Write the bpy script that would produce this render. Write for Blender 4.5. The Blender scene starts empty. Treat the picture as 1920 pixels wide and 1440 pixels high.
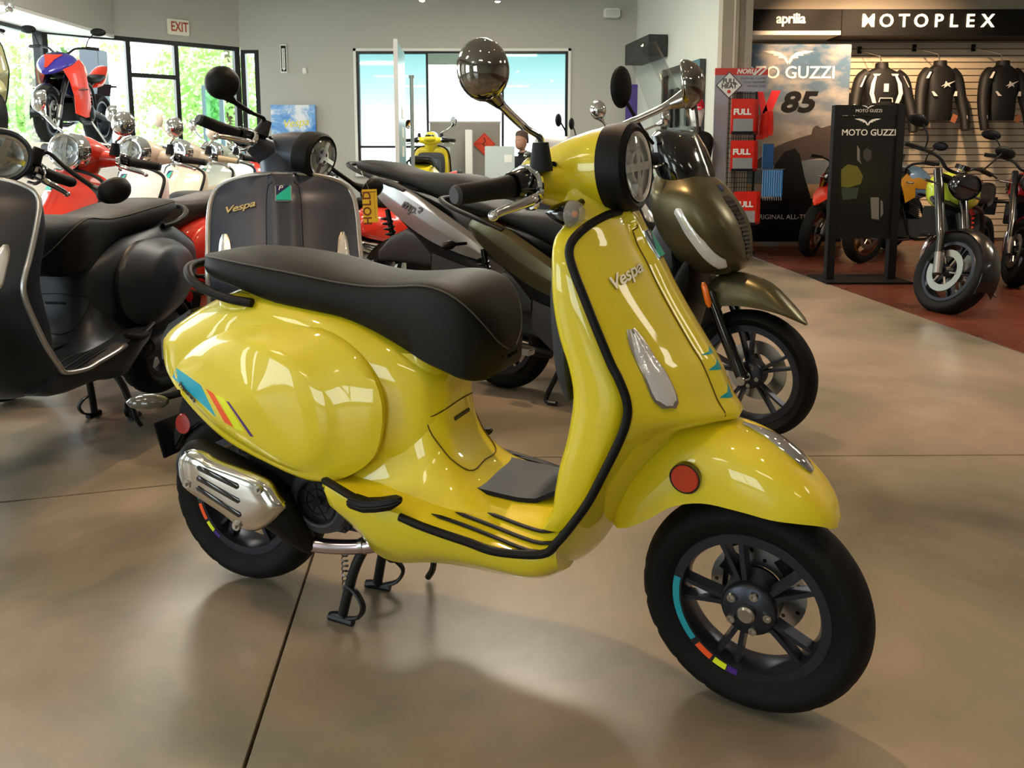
import bpy, bmesh, math, random
from mathutils import Vector, Matrix
from math import sin, cos, pi, radians as R
random.seed(7)
S = bpy.context.scene
COL = S.collection

# ------------------------------------------------------------------ camera, world, lights
CH, CF, HY, CX = 1.15, 1500.0, 290.0, 960.0
PITCH = math.atan(CF/11300.0)
CY = HY + CF*math.tan(PITCH)
cd = bpy.data.cameras.new('camera'); cam = bpy.data.objects.new('camera', cd); COL.objects.link(cam)
cam.location = (0, 0, CH); cam.rotation_euler = (pi/2-PITCH, 0, 0)
cd.sensor_width = 36; cd.lens = CF/1920*36; cd.shift_y = -(720-CY)/1920
cd.clip_start = .05; cd.clip_end = 300
S.camera = cam
vs = S.view_settings
vs.view_transform = 'Standard'; vs.look = 'None'; vs.gamma = 1; vs.use_curve_mapping = False
vs.exposure = 0.6

w = bpy.data.worlds.new('world'); S.world = w; w.use_nodes = True
nt = w.node_tree; bg = nt.nodes['Background']
tc = nt.nodes.new('ShaderNodeTexCoord'); sp = nt.nodes.new('ShaderNodeSeparateXYZ')
rp = nt.nodes.new('ShaderNodeValToRGB')
nt.links.new(tc.outputs['Generated'], sp.inputs[0]); nt.links.new(sp.outputs['Z'], rp.inputs[0])
rp.color_ramp.elements[0].position = 0.0; rp.color_ramp.elements[0].color = (1, 1, 1, 1)
rp.color_ramp.elements[1].position = 0.7; rp.color_ramp.elements[1].color = (.55, .78, 1, 1)
nt.links.new(rp.outputs[0], bg.inputs[0]); bg.inputs[1].default_value = 4.5

def light(name, kind, loc, energy, color=(1, 1, 1), size=1, size_y=None, rot=None, look=None, spot=60, blend=.4, portal=False):
    d = bpy.data.lights.new(name, kind); d.energy = energy; d.color = color
    if kind == 'AREA':
        d.size = size
        if size_y: d.shape = 'RECTANGLE'; d.size_y = size_y
        if portal: d.cycles.is_portal = True
    if kind in ('SPOT', 'POINT'): d.shadow_soft_size = size
    if kind == 'SPOT': d.spot_size = R(spot); d.spot_blend = blend
    if kind == 'SUN': d.angle = R(size)
    o = bpy.data.objects.new(name, d); COL.objects.link(o); o.location = loc
    if look is not None: o.rotation_euler = (Vector(look)-Vector(loc)).to_track_quat('-Z', 'Y').to_euler()
    elif rot: o.rotation_euler = rot
    return o
light('sun', 'SUN', (-10, 20, 20), 9.0, (1, .96, .88), size=.6, look=(-10+6, 20-2, 8))
# daylight entering the window openings (portals guide the sky light)
light('window_daylight', 'AREA', (-6.0, 3.3, 1.5), 1, size=14.6, size_y=2.5, rot=(pi/2, 0, -pi/2), portal=True)
light('window_daylight', 'AREA', (-5.1, 11.45, 1.5), 1, size=2.8, size_y=2.5, rot=(pi/2, 0, R(-137)), portal=True)
light('window_daylight', 'AREA', (-.75, 12.35, 1.8), 1, size=3.2, size_y=1.8, rot=(pi/2, 0, pi), portal=True)
light('window_daylight', 'AREA', (-3.7, -5.9, 1.6), 1, size=3, size_y=2.4, rot=(pi/2, 0, 0), portal=True)
# track spots of the room (the warm pools on the floor and the small highlights)
SPOTS = [(1.6, 1.6), (-1.9, 1.3), (.15, 2.95), (-1.9, 4.2), (2.3, 4.4), (3.3, 6.6), (4.6, 5.4), (1.2, .2), (-.2, 0.3), (4.4, 8.8), (3.6, 8.9)]
for i, (x, y) in enumerate(SPOTS):
    light('track_spot_light', 'SPOT', (x, y, 3.3), (30, 60, 120, 110, 90, 110, 110, 22, 30, 300, 300)[i], (1, .65, .37), size=.04, spot=92 if i in (1, 2, 3) else 75, blend=.7,
          look=(x+.2*(-1)**i, y+.25, 0) if i < 9 else (x+.6, 10.8, 1.9))

# ------------------------------------------------------------------ pixel helpers (a pixel and a known plane give a point)
def ray(px, py):
    X = (px-CX)/CF; Y = -(py-CY)/CF
    return Vector((X, cos(PITCH)+Y*sin(PITCH), -sin(PITCH)+Y*cos(PITCH)))
CAM = Vector((0, 0, CH))
def at(px, py, y): d = ray(px, py); return CAM+d*(y/d.y)
def gnd(px, py, z=0): d = ray(px, py); return CAM+d*((z-CH)/d.z)
class Frame:
    def __init__(s, x, y, deg, z=0):
        s.M = Matrix.Translation((x, y, z)) @ Matrix.Rotation(R(deg), 4, 'Z'); s.I = s.M.inverted()
    def pl(s, px, py, yl):
        c = s.I @ CAM; d = s.I.to_3x3() @ ray(px, py); p = c+d*((yl-c.y)/d.y); return p
HF = Frame(-.700, 2.055, -22.8)

# ------------------------------------------------------------------ materials
def lin(h):
    h = h.lstrip('#'); v = [int(h[i:i+2], 16)/255 for i in (0, 2, 4)]
    return tuple(c/12.92 if c <= .04045 else ((c+.055)/1.055)**2.4 for c in v)
MATS = {}
def mat(name, col='#808080', rough=.5, metal=0, coat=0, emit=0, trans=0, alpha=1, bump=0, bscale=200, var=0, vscale=8, ior=1.45, ecol=None, spec=None):
    if name in MATS: return MATS[name]
    m = bpy.data.materials.new(name); m.use_nodes = True; n = m.node_tree; b = n.nodes['Principled BSDF']
    c = lin(col) if isinstance(col, str) else col
    b.inputs['Base Color'].default_value = (*c, 1); b.inputs['Roughness'].default_value = rough
    b.inputs['Metallic'].default_value = metal; b.inputs['Coat Weight'].default_value = coat
    b.inputs['Coat Roughness'].default_value = .03; b.inputs['IOR'].default_value = ior
    b.inputs['Transmission Weight'].default_value = trans; b.inputs['Alpha'].default_value = alpha
    if spec is not None: b.inputs['Specular IOR Level'].default_value = spec
    if emit:
        e = lin(ecol) if ecol else c
        b.inputs['Emission Color'].default_value = (*e, 1); b.inputs['Emission Strength'].default_value = emit
    if bump or var:
        t = n.nodes.new('ShaderNodeTexCoord'); z = n.nodes.new('ShaderNodeTexNoise')
        n.links.new(t.outputs['Object'], z.inputs['Vector']); z.inputs['Scale'].default_value = bscale if bump else vscale
        z.inputs['Detail'].default_value = 4
        if bump:
            u = n.nodes.new('ShaderNodeBump'); u.inputs['Strength'].default_value = bump; u.inputs['Distance'].default_value = .002
            n.links.new(z.outputs[0], u.inputs['Height']); n.links.new(u.outputs[0], b.inputs['Normal'])
        if var:
            z2 = n.nodes.new('ShaderNodeTexNoise'); z2.inputs['Scale'].default_value = vscale; z2.inputs['Detail'].default_value = 5
            n.links.new(t.outputs['Object'], z2.inputs['Vector'])
            mx = n.nodes.new('ShaderNodeMix'); mx.data_type = 'RGBA'
            mx.inputs[6].default_value = (*[k*(1-var) for k in c], 1); mx.inputs[7].default_value = (*[min(1, k*(1+var)) for k in c], 1)
            n.links.new(z2.outputs[0], mx.inputs[0]); n.links.new(mx.outputs[2], b.inputs['Base Color'])
    MATS[name] = m; return m
def glassmat(name, col, refl=1.0):
    if name in MATS: return MATS[name]
    m = bpy.data.materials.new(name); m.use_nodes = True; n = m.node_tree; n.nodes.clear()
    o = n.nodes.new('ShaderNodeOutputMaterial'); t = n.nodes.new('ShaderNodeBsdfTransparent'); g = n.nodes.new('ShaderNodeBsdfGlossy')
    t.inputs[0].default_value = (*col, 1); g.inputs['Roughness'].default_value = .02
    lw = n.nodes.new('ShaderNodeLayerWeight'); lw.inputs[0].default_value = .5; pw = n.nodes.new('ShaderNodeMath'); pw.operation = 'POWER'; pw.inputs[1].default_value = 4
    n.links.new(lw.outputs['Facing'], pw.inputs[0]); fr = n.nodes.new('ShaderNodeMath'); fr.operation = 'MULTIPLY_ADD'; fr.inputs[1].default_value = .5; fr.inputs[2].default_value = .03; n.links.new(pw.outputs[0], fr.inputs[0])
    x = n.nodes.new('ShaderNodeMixShader'); n.links.new(fr.outputs[0], x.inputs[0]); n.links.new(t.outputs[0], x.inputs[1]); n.links.new(g.outputs[0], x.inputs[2])
    n.links.new(x.outputs[0], o.inputs[0]); MATS[name] = m; return m
M = dict(
 yellow=mat('yellow_paint', '#e0ce1c', .4, coat=1), black=mat('black_plastic', '#0d0d0f', .5, bump=.1, bscale=400, spec=.25),
 rubber=mat('tyre_rubber', '#080808', .7, bump=.15, bscale=120, spec=.3), vinyl=mat('seat_vinyl', '#0c0b0b', .55, spec=.3, bump=.35, bscale=500),
 gun=mat('gunmetal_rim', '#3b3e48', .34, metal=.75), gloss=mat('gloss_black', '#08080a', .12, coat=.8),
 chrome=mat('chrome', '#e6e6e8', .06, metal=1), steel=mat('brushed_steel', '#b9b6b0', .28, metal=1),
 alloy=mat('cast_alloy', '#77787a', .42, metal=.9), dark=mat('dark_metal', '#1a1b1d', .4, metal=.3),
 grey=mat('dark_grey_plastic', '#33353b', .5), midgrey=mat('grey_plastic', '#55565a', .5), amber=mat('amber_lens', '#d2691a', .15, coat=1),
 orange=mat('orange_reflector', '#ff7a10', .25, coat=1), redl=mat('red_lens', '#a01818', .12, coat=1), redo=mat('red_orange_reflector', '#b8330e', .3, coat=1),
 teal=mat('teal_vinyl', '#1f97a8', .3), decal_blue=mat('blue_vinyl', '#2aa8c8', .3), decal_red=mat('orange_red_vinyl', '#f05a28', .3), decal_lime=mat('lime_vinyl', '#e4ee2c', .3),
 decal_purple=mat('purple_vinyl', '#4b2a84', .3), heat=mat('heated_steel_pipe', '#c4b6bd', .22, metal=1), white=mat('white_plastic', '#e8e8e6', .4),
 lens=mat('clear_lens', '#dfe3e6', .08, metal=.35, coat=1, bump=.6, bscale=90), reflector=mat('lamp_reflector', '#e8eaee', .32, metal=.6, bump=.7, bscale=60),
 glass=glassmat('clear_glass', (.93, .95, .95)), smoke=glassmat('smoked_glass', (.55, .57, .58)), mirror=mat('mirror_glass', '#d8dcde', .02, metal=1),
 spring=mat('spring_steel', '#8e8e90', .3, metal=1), logo=mat('logo_metal', '#b5b09a', .25, metal=.8), badge_navy=mat('navy_enamel', '#1c1f4a', .3), badge_green=mat('green_enamel', '#1fae98', .3))

# ------------------------------------------------------------------ mesh helpers
def cr(pts, n=6, closed=False):
    """Catmull-Rom through points of any dimension."""
    P = [tuple(p) for p in pts]; m = len(P); out = []
    seg = m if closed else m-1
    for i in range(seg):
        if closed: a, b, c, d = P[i-1], P[i], P[(i+1) % m], P[(i+2) % m]
        else: a, b, c, d = P[max(i-1, 0)], P[i], P[i+1], P[min(i+2, m-1)]
        for k in range(n):
            t = k/n
            out.append(tuple(.5*((2*q)+(-p+r)*t+(2*p-5*q+4*r-s)*t*t+(-p+3*q-3*r+s)*t**3) for p, q, r, s in zip(a, b, c, d)))
    if not closed: out.append(P[-1])
    return out
def resamp(pts, n):
    """n points evenly along an open polyline."""
    P = [Vector(p) for p in pts]; L = [0]
    for a, b in zip(P, P[1:]): L.append(L[-1]+(b-a).length)
    out = []; j = 0
    for i in range(n):
        t = L[-1]*i/(n-1)
        while j < len(L)-2 and L[j+1] < t: j += 1
        u = (t-L[j])/max(L[j+1]-L[j], 1e-9); out.append(P[j].lerp(P[j+1], min(u, 1)))
    return out
class G:
    def __init__(s): s.v = []; s.f = []; s.m = []
    def add(s, V, F, mi=0):
        o = len(s.v); s.v += [tuple(p) for p in V]; s.f += [tuple(i+o for i in f) for f in F]; s.m += [mi]*len(F); return s
    def loft(s, rings, mi=0, cap=True, closed=True):
        n = len(rings[0]); V = [p for r in rings for p in r]; F = []
        for i in range(len(rings)-1):
            for j in range(n if closed else n-1):
                k = (j+1) % n; F.append((i*n+j, i*n+k, (i+1)*n+k, (i+1)*n+j))
        if cap and closed: F.append(tuple(range(n))[::-1]); F.append(tuple((len(rings)-1)*n+j for j in range(n)))
        return s.add(V, F, mi)
    def tube(s, pts, r, n=10, mi=0, flat=1.0, up=(0, 0, 1), cap=True):
        P = [Vector(p) for p in pts]; m = len(P); rr = r if isinstance(r, (list, tuple)) else [r]*m
        if len(rr) != m: rr = [rr[0]+(rr[-1]-rr[0])*i/(m-1) for i in range(m)]
        rings = []; u = Vector(up)
        for i, p in enumerate(P):
            t = (P[min(i+1, m-1)]-P[max(i-1, 0)]); t = t.normalized() if t.length > 1e-9 else Vector((1, 0, 0))
            a = u-t*u.dot(t)
            if a.length < 1e-3: a = t.orthogonal()
            a.normalize(); u = a; b = t.cross(a)
            rings.append([p+(a*cos(q)*flat+b*sin(q))*rr[i] for q in [2*pi*k/n for k in range(n)]])
        return s.loft(rings, mi, cap)
    def box(s, c, d, mi=0, M=None):
        x, y, z = [k/2 for k in d]; V = [Vector((a*x, b*y, e*z)) for a in (-1, 1) for b in (-1, 1) for e in (-1, 1)]
        V = [(M @ p if M else p)+Vector(c) for p in V]
        return s.add(V, [(0, 1, 3, 2), (4, 6, 7, 5), (0, 4, 5, 1), (2, 3, 7, 6), (0, 2, 6, 4), (1, 5, 7, 3)], mi)
    def lathe(s, prof, c=(0, 0, 0), axis='y', n=32, mi=0, closed=False, a0=0, a1=2*pi):
        """prof: (radius, along-axis)."""
        full = abs(a1-a0-2*pi) < 1e-6; k = n if full else n+1; V = []; F = []; m = len(prof)
        for i in range(k):
            q = a0+(a1-a0)*i/n
            for r, h in prof:
                a, b = r*cos(q), r*sin(q)
                p = {'y': (a, h, b), 'x': (h, a, b), 'z': (a, b, h)}[axis]
                V.append((c[0]+p[0], c[1]+p[1], c[2]+p[2]))
        for i in range(n):
            i2 = (i+1) % k
            for j in range(m if closed else m-1):
                j2 = (j+1) % m; F.append((i*m+j, i*m+j2, i2*m+j2, i2*m+j))
        return s.add(V, F, mi)
    def ell(s, c, r, mi=0, n=16, m=10, M=None):
        V = []; F = []
        for i in range(m+1):
            p = pi*i/m
            for j in range(n):
                q = 2*pi*j/n; v = Vector((r[0]*sin(p)*cos(q), r[1]*sin(p)*sin(q), r[2]*cos(p)))
                V.append((M @ v if M else v)+Vector(c))
        for i in range(m):
            for j in range(n): F.append((i*n+j, (i+1)*n+j, (i+1)*n+(j+1) % n, i*n+(j+1) % n))
        return s.add(V, F, mi)
    def prism(s, poly, a, b, axis='y', mi=0, cham=0):
        """poly in the plane across axis (xz for y, xy for z, yz for x), extruded a..b, optional chamfer."""
        def P(p, h): return {'y': (p[0], h, p[1]), 'z': (p[0], p[1], h), 'x': (h, p[0], p[1])}[axis]
        if not cham: return s.loft([[P(p, a) for p in poly], [P(p, b) for p in poly]], mi)
        n = len(poly); cx = []; ar = sum(poly[i][0]*poly[(i+1) % n][1]-poly[(i+1) % n][0]*poly[i][1] for i in range(n)); sg = 1 if ar > 0 else -1
        for i in range(n):
            p0, p1, p2 = Vector(poly[i-1]), Vector(poly[i]), Vector(poly[(i+1) % n])
            e1 = (p1-p0).normalized(); e2 = (p2-p1).normalized(); nn = Vector((-e1.y-e2.y, e1.x+e2.x))*sg
            nn = nn.normalized() if nn.length > 1e-6 else Vector((0, 0)); cx.append(p1+nn*cham)
        sgn = 1 if b > a else -1
        return s.loft([[P(p, a) for p in cx], [P(p, a+sgn*cham) for p in poly], [P(p, b-sgn*cham) for p in poly], [P(p, b) for p in cx]], mi)
    def sheet(s, grid, th, mi=0, ref=None):
        """open grid of points given a thickness along its normals."""
        m = len(grid); n = len(grid[0]); g = [[Vector(p) for p in r] for r in grid]; inner = []
        for i in range(m):
            row = []
            for j in range(n):
                du = g[min(i+1, m-1)][j]-g[max(i-1, 0)][j]; dv = g[i][min(j+1, n-1)]-g[i][max(j-1, 0)][:] if 0 else g[i][min(j+1, n-1)]-g[i][max(j-1, 0)]
                nn = du.cross(dv); nn = nn.normalized() if nn.length > 1e-12 else Vector((0, 0, 1)); row.append(g[i][j]+nn*th)
            inner.append(row)
        V = [p for r in g for p in r]+[p for r in inner for p in r]; o = m*n; F = []
        for i in range(m-1):
            for j in range(n-1):
                a, b, c, d = i*n+j, i*n+j+1, (i+1)*n+j+1, (i+1)*n+j; F.append((a, b, c, d)); F.append((a+o, d+o, c+o, b+o))
        for i in range(m-1):
            for j in (0, n-1): a, d = i*n+j, (i+1)*n+j; F.append((a, d, d+o, a+o) if j == 0 else (d, a, a+o, d+o))
        for j in range(n-1):
            for i in (0, m-1): a, b = i*n+j, i*n+j+1; F.append((b, a, a+o, b+o) if i == 0 else (a, b, b+o, a+o))
        return s.add(V, F, mi)
    def xf(s, Mx): s.v = [tuple(Mx @ Vector(p)) for p in s.v]; return s
    def mirror_y(s):
        n = len(s.v); fs = list(s.f); s.v += [(x, -y, z) for x, y, z in s.v]; s.f += [tuple(i+n for i in f[::-1]) for f in fs]; s.m += s.m[:len(fs)]; return s
    def mesh(s, name, ang=38, bevel=0, bseg=2, merge=True):
        me = bpy.data.meshes.new(name); me.from_pydata(s.v, [], s.f); me.polygons.foreach_set('material_index', s.m)
        bm = bmesh.new(); bm.from_mesh(me)
        if merge: bmesh.ops.remove_doubles(bm, verts=bm.verts, dist=1e-5)
        bmesh.ops.recalc_face_normals(bm, faces=bm.faces)
        if bevel:
            ed = [e for e in bm.edges if len(e.link_faces) == 2 and e.calc_face_angle(0) > R(30)]
            bmesh.ops.bevel(bm, geom=ed, offset=bevel, segments=bseg, affect='EDGES', clamp_overlap=True)
        bm.to_mesh(me); bm.free()
        me.polygons.foreach_set('use_smooth', [True]*len(me.polygons)); me.set_sharp_from_angle(angle=R(ang)); me.update()
        return me
def obj(name, me, mats=None, parent=None, Mx=None, label=None, bevel=0):
    """one mesh object; materials sit on the object so that copies can share mesh data."""
    if isinstance(me, G): me = me.mesh(name, bevel=bevel)
    o = bpy.data.objects.new(name, me); COL.objects.link(o)
    if mats:
        mats = mats if isinstance(mats, (list, tuple)) else [mats]
        while len(me.materials) < len(mats): me.materials.append(None)
        for i, m in enumerate(mats): o.material_slots[i].link = 'OBJECT'; o.material_slots[i].material = m
    if parent: o.parent = parent
    if Mx: o.matrix_local = Mx
    if label: o['label'] = label
    return o
def tag(o, label=None, cat=None, group=None, kind=None):
    if label: o['label'] = label
    if cat: o['category'] = cat
    if group: o['group'] = group
    if kind: o['kind'] = kind
    return o
def thing(name, label, cat, Mx=None, group=None):
    o = bpy.data.objects.new(name, None); COL.objects.link(o); o.empty_display_size = .1
    if Mx: o.matrix_world = Mx
    return tag(o, label, cat, group)
def struct(name, g, m, parent=None, bevel=0):
    me = g.mesh(name, bevel=bevel) if isinstance(g, G) else g
    o = obj(name, me, m, parent)
    if not parent: o['kind'] = 'structure'
    return o
def text_mesh(s, size, extrude=.002, shear=0, space=1, bold=0, cx='CENTER'):
    c = bpy.data.curves.new('text', 'FONT'); c.body = s; c.size = size; c.extrude = extrude; c.align_x = cx; c.align_y = 'CENTER'
    c.shear = shear; c.space_character = space; c.offset = bold; c.resolution_u = 3
    o = bpy.data.objects.new('text', c); COL.objects.link(o)
    bpy.context.view_layer.update()
    me = bpy.data.meshes.new_from_object(o.evaluated_get(bpy.context.evaluated_depsgraph_get())); bpy.data.objects.remove(o); bpy.data.curves.remove(c)
    me.materials.clear(); return me
def basis(o, x, y, z=None):
    """matrix with origin o, local x and y along the given directions."""
    x = Vector(x).normalized(); y = Vector(y); zz = x.cross(y).normalized(); y = zz.cross(x)
    m = Matrix((x, y, zz)).transposed().to_4x4(); m.translation = Vector(o); return m
def T(*a): return Matrix.Translation(a)
def RX(a): return Matrix.Rotation(R(a), 4, 'X')
def RY(a): return Matrix.Rotation(R(a), 4, 'Y')
def RZ(a): return Matrix.Rotation(R(a), 4, 'Z')
def TXT(name, s, size, Mx, m, parent=None, **k):
    me = text_mesh(s, size, **k); return obj(name, me, m, parent, Mx)
FRONT = basis((0, 0, 0), (1, 0, 0), (0, 0, 1))      # text readable from -y
# ================================================================== THE ROOM
def noise_mat(name, stops, scale=1.2, rough=(.2, .4), bump=.0, detail=8, stretch=None):
    m = bpy.data.materials.new(name); m.use_nodes = True; n = m.node_tree; b = n.nodes['Principled BSDF']
    t = n.nodes.new('ShaderNodeTexCoord'); mp = n.nodes.new('ShaderNodeMapping'); n.links.new(t.outputs['Object'], mp.inputs[0])
    if stretch: mp.inputs['Scale'].default_value = stretch
    z = n.nodes.new('ShaderNodeTexNoise'); z.inputs['Scale'].default_value = scale; z.inputs['Detail'].default_value = detail; z.inputs['Roughness'].default_value = .62
    z.inputs['Distortion'].default_value = .5
    n.links.new(mp.outputs[0], z.inputs['Vector']); r = n.nodes.new('ShaderNodeValToRGB'); n.links.new(z.outputs[0], r.inputs[0])
    while len(r.color_ramp.elements) < len(stops): r.color_ramp.elements.new(.5)
    for e, (p, c) in zip(r.color_ramp.elements, stops): e.position = p; e.color = (*lin(c), 1)
    n.links.new(r.outputs[0], b.inputs['Base Color'])
    mr = n.nodes.new('ShaderNodeMapRange'); z2 = n.nodes.new('ShaderNodeTexNoise'); z2.inputs['Scale'].default_value = scale*5; z2.inputs['Detail'].default_value = 6
    n.links.new(mp.outputs[0], z2.inputs['Vector']); n.links.new(z2.outputs[0], mr.inputs[0]); mr.inputs[3].default_value = rough[0]; mr.inputs[4].default_value = rough[1]
    n.links.new(mr.outputs[0], b.inputs['Roughness'])
    if bump:
        u = n.nodes.new('ShaderNodeBump'); u.inputs['Strength'].default_value = bump; u.inputs['Distance'].default_value = .002
        n.links.new(z2.outputs[0], u.inputs['Height']); n.links.new(u.outputs[0], b.inputs['Normal'])
    MATS[name] = m; return m
m_conc = noise_mat('polished_concrete', [(.32, '#5a5649'), (.43, '#767061'), (.54, '#8f8170'), (.66, '#a39482')], .7, (.22, .42), .12)
m_red = noise_mat('red_stained_concrete', [(.3, '#45231a'), (.5, '#5c3024'), (.7, '#6f3d2b')], 1.1, (.2, .4), .15)
m_joint = mat('joint_filler', '#3c332a', .8)
m_wall = mat('grey_wall_paint', '#b2b1aa', .8, bump=.05, bscale=300)
m_wall2 = mat('pale_wall_paint', '#c6c9c2', .8, bump=.05, bscale=300)
m_tan = mat('warm_wall_paint', '#a99f90', .8)
m_white = mat('white_paint', '#e4e4e0', .6)
m_frame = mat('black_window_frame', '#1a1c1e', .35, metal=.4)
m_beige = mat('slat_board', '#b9ab95', .55, var=.05)

fl = struct('floor', G().box((0, 5, -.06), (16, 24, .08)), m_joint)
def slab(poly, m, z0=-.02, z1=0, label=None):
    g = G().prism(poly, z0, z1, 'z', cham=.0015); o = obj('floor_slab', g.mesh('floor_slab', ang=20), m, fl)
    if label: o['label'] = label
g_ = .003
slab([(-.55-g_, -6), (-.51, 1.37), (-.582, 2.2), (-.60, 2.85), (-6.6, 1.15), (-6.6, -6)], m_conc)
slab([(-.545+g_, -6), (-.503, 1.37), (-.575, 2.2), (-.592, 2.93), (3.075, 2.975), (3.3, -6)], m_conc)
slab([(-6.6, 1.16), (-.60, 2.86), (-.60, 17), (-6.6, 17)], m_conc)
slab([(-.592, 2.938), (3.074, 2.983), (2.72, 9.08), (2.60, 11), (2.6, 17), (-.592, 17)], m_conc)
slab([(3.081, 2.983), (2.728, 9.08), (2.608, 11), (2.6, 17), (7.9, 17), (7.9, -6), (3.307, -6)], m_red, label='reddish brown stained concrete')

CZ = 3.5; D = 12.4
def bx(x0, x1, y0, y1, z0, z1, g=None): return (g or G()).box(((x0+x1)/2, (y0+y1)/2, (z0+z1)/2), (x1-x0, y1-y0, z1-z0))
# back wall around its two openings
g = G(); bx(-4.11, -3.83, D, D+.15, 2.72, CZ, g); bx(-4.11, -3.83, D, D+.15, 0, .5, g); bx(-3.83, -2.37, D, D+.15, 0, CZ, g)
bx(-2.37, .86, D, D+.15, 2.70, CZ, g); bx(-2.37, .86, D, D+.15, 0, .86, g); bx(.86, 1.95, D, D+.15, 0, CZ, g)
struct('wall_back', g, m_wall)
WR0, WR1 = Vector((2.34, 9.3, 0)), Vector((1.88, 12.4, 0))
struct('wall_right', G().prism([(2.34, 9.3), (1.88, 12.4), (2.05, 12.42), (2.50, 9.32)], 0, CZ, 'z'), m_wall2)
g = G(); bx(2.335, 2.63, 9.14, 9.32, 0, CZ, g); bx(2.46, 2.50, 9.08, 9.2, 0, CZ, g); bx(2.58, 2.66, 9.10, 9.3, 0, CZ, g); struct('trim_1', g, m_tan)
struct('wall_display', bx(2.64, 7.9, 10.85, 11.0, 0, CZ), m_tan)
struct('wall_side', bx(7.8, 7.95, -6, 11, 0, CZ), m_tan)
# angled window wall, upper part and sill
A = Vector((-6.08, 10.6, 0)); C_ = Vector((-4.11, 12.4, 0)); B_ = A.lerp(C_, .27)
def quadwall(p, q, z0, z1, th=.15, g=None, back=1):
    d = (q-p).normalized(); n = Vector((-d.y, d.x, 0))*th*back; P = [p, q, q+n, p+n]
    return (g or G()).prism([(v.x, v.y) for v in P], z0, z1, 'z')
g = quadwall(B_, C_, 2.76, CZ); quadwall(A, C_, 0, .35, g=g); struct('wall_angled', g, m_wall)
g = bx(-5.5, -5.4, -6, B_.y+.05, 2.76, CZ); struct('wall_soffit', g, m_wall)
struct('ceiling_soffit', bx(-6.3, -5.41, -6, B_.y+.1, 2.72, 2.77), m_white)
struct('wall_left', bx(-6.2, -6.05, -6, A.y, 0, .35), m_wall)
g = G(); bx(-6.3, -5.2, -6.2, -6, 0, CZ, g); bx(-2.2, 7.95, -6.2, -6, 0, CZ, g); bx(-5.2, -2.2, -6.2, -6, 2.85, CZ, g); bx(-5.2, -2.2, -6.2, -6, 0, .4, g); struct('wall_front', g, m_wall)
struct('ceiling', bx(-6.3, 8, -6.2, 12.6, CZ, CZ+.1), m_white)
struct('trim_2', bx(-4.1, 1.9, D-.02, D, CZ-.03, CZ), m_white)
struct('baseboard_back', bx(-3.83, 1.88, D-.015, D, 0, .1), mat('black_baseboard', '#222222', .5))

m_pane = glassmat('window_pane', (.95, .99, .97))
def window(n, p, q, z0, z1, mull, trans=(), fr=.05, m=m_frame, pane=m_pane):
    """frame along p..q with mullions (fractions) and transoms (frac0, frac1, z)."""
    p, q = Vector(p), Vector(q); d = (q-p).normalized(); L = (q-p).length; nn = Vector((-d.y, d.x, 0))
    Mx = basis(p, d, nn); r = struct('window_%d' % n, G().box((L/2, .05, z0+fr/2), (L, .08, fr)), m); r.matrix_world = Mx
    obj('head_rail', G().box((L/2, .05, z1-fr/2), (L, .08, fr)), m, r)
    xs = [0]+list(mull)+[1]
    for k in xs:
        wd = fr*(1.4 if k in (0, 1) else 1); x = min(max(k*L, wd/2), L-wd/2)
        obj('mullion', G().box((x, .05, (z0+z1)/2), (wd, .09, z1-z0-2*fr)), m, r)
    for a, b, z in trans: obj('transom', G().box(((a+b)/2*L, .05, z), ((b-a)*L-fr, .08, fr)), m, r)
    for a, b in zip(xs, xs[1:]): obj('pane', G().box(((a+b)/2*L, .05, (z0+z1)/2), ((b-a)*L-fr, .006, z1-z0-2*fr)), pane, r)
    return r
g = G()
for a_, b_ in ((-6, -2.9), (-.4, .55), (.9, 1.35), (1.7, 3.0)): bx(-6.2, -6.05, a_, b_, .3, 2.75, g)
struct('wall_left', g, m_wall)
window(1, (-6.05, 3.0, 0), (-6.05, A.y, 0), .35, 2.72, [.25, .5, .70, .85])
window(6, (-6.05, -2.9, 0), (-6.05, -.4, 0), .35, 2.72, []); window(7, (-6.05, .55, 0), (-6.05, .9, 0), .35, 2.72, []); window(8, (-6.05, 1.35, 0), (-6.05, 1.7, 0), .35, 2.72, [])
window(2, A, C_, .35, 2.76, [.40, .645], [(.40, .645, 2.25)], fr=.06)
window(3, (-4.11, D, 0), (-3.83, D, 0), .5, 2.72, [])
# the large rear window: pane colour runs from sea green at the top to nearly clear below
mf = bpy.data.materials.new('green_gradient_glass'); mf.use_nodes = True; n = mf.node_tree; n.nodes.clear()
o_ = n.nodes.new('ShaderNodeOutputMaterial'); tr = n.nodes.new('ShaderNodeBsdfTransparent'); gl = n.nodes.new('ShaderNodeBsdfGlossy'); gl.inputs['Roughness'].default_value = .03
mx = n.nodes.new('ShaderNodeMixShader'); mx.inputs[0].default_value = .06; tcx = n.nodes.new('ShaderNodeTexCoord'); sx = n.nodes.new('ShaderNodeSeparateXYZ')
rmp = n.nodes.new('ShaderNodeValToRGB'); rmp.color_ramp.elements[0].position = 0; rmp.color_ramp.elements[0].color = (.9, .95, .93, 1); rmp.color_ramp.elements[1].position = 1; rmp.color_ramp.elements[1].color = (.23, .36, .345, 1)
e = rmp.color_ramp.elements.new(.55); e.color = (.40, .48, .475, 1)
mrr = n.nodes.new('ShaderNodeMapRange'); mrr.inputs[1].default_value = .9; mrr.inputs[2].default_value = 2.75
n.links.new(tcx.outputs['Object'], sx.inputs[0]); n.links.new(sx.outputs['Z'], mrr.inputs[0]); n.links.new(mrr.outputs[0], rmp.inputs[0]); n.links.new(rmp.outputs[0], tr.inputs[0])
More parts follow.
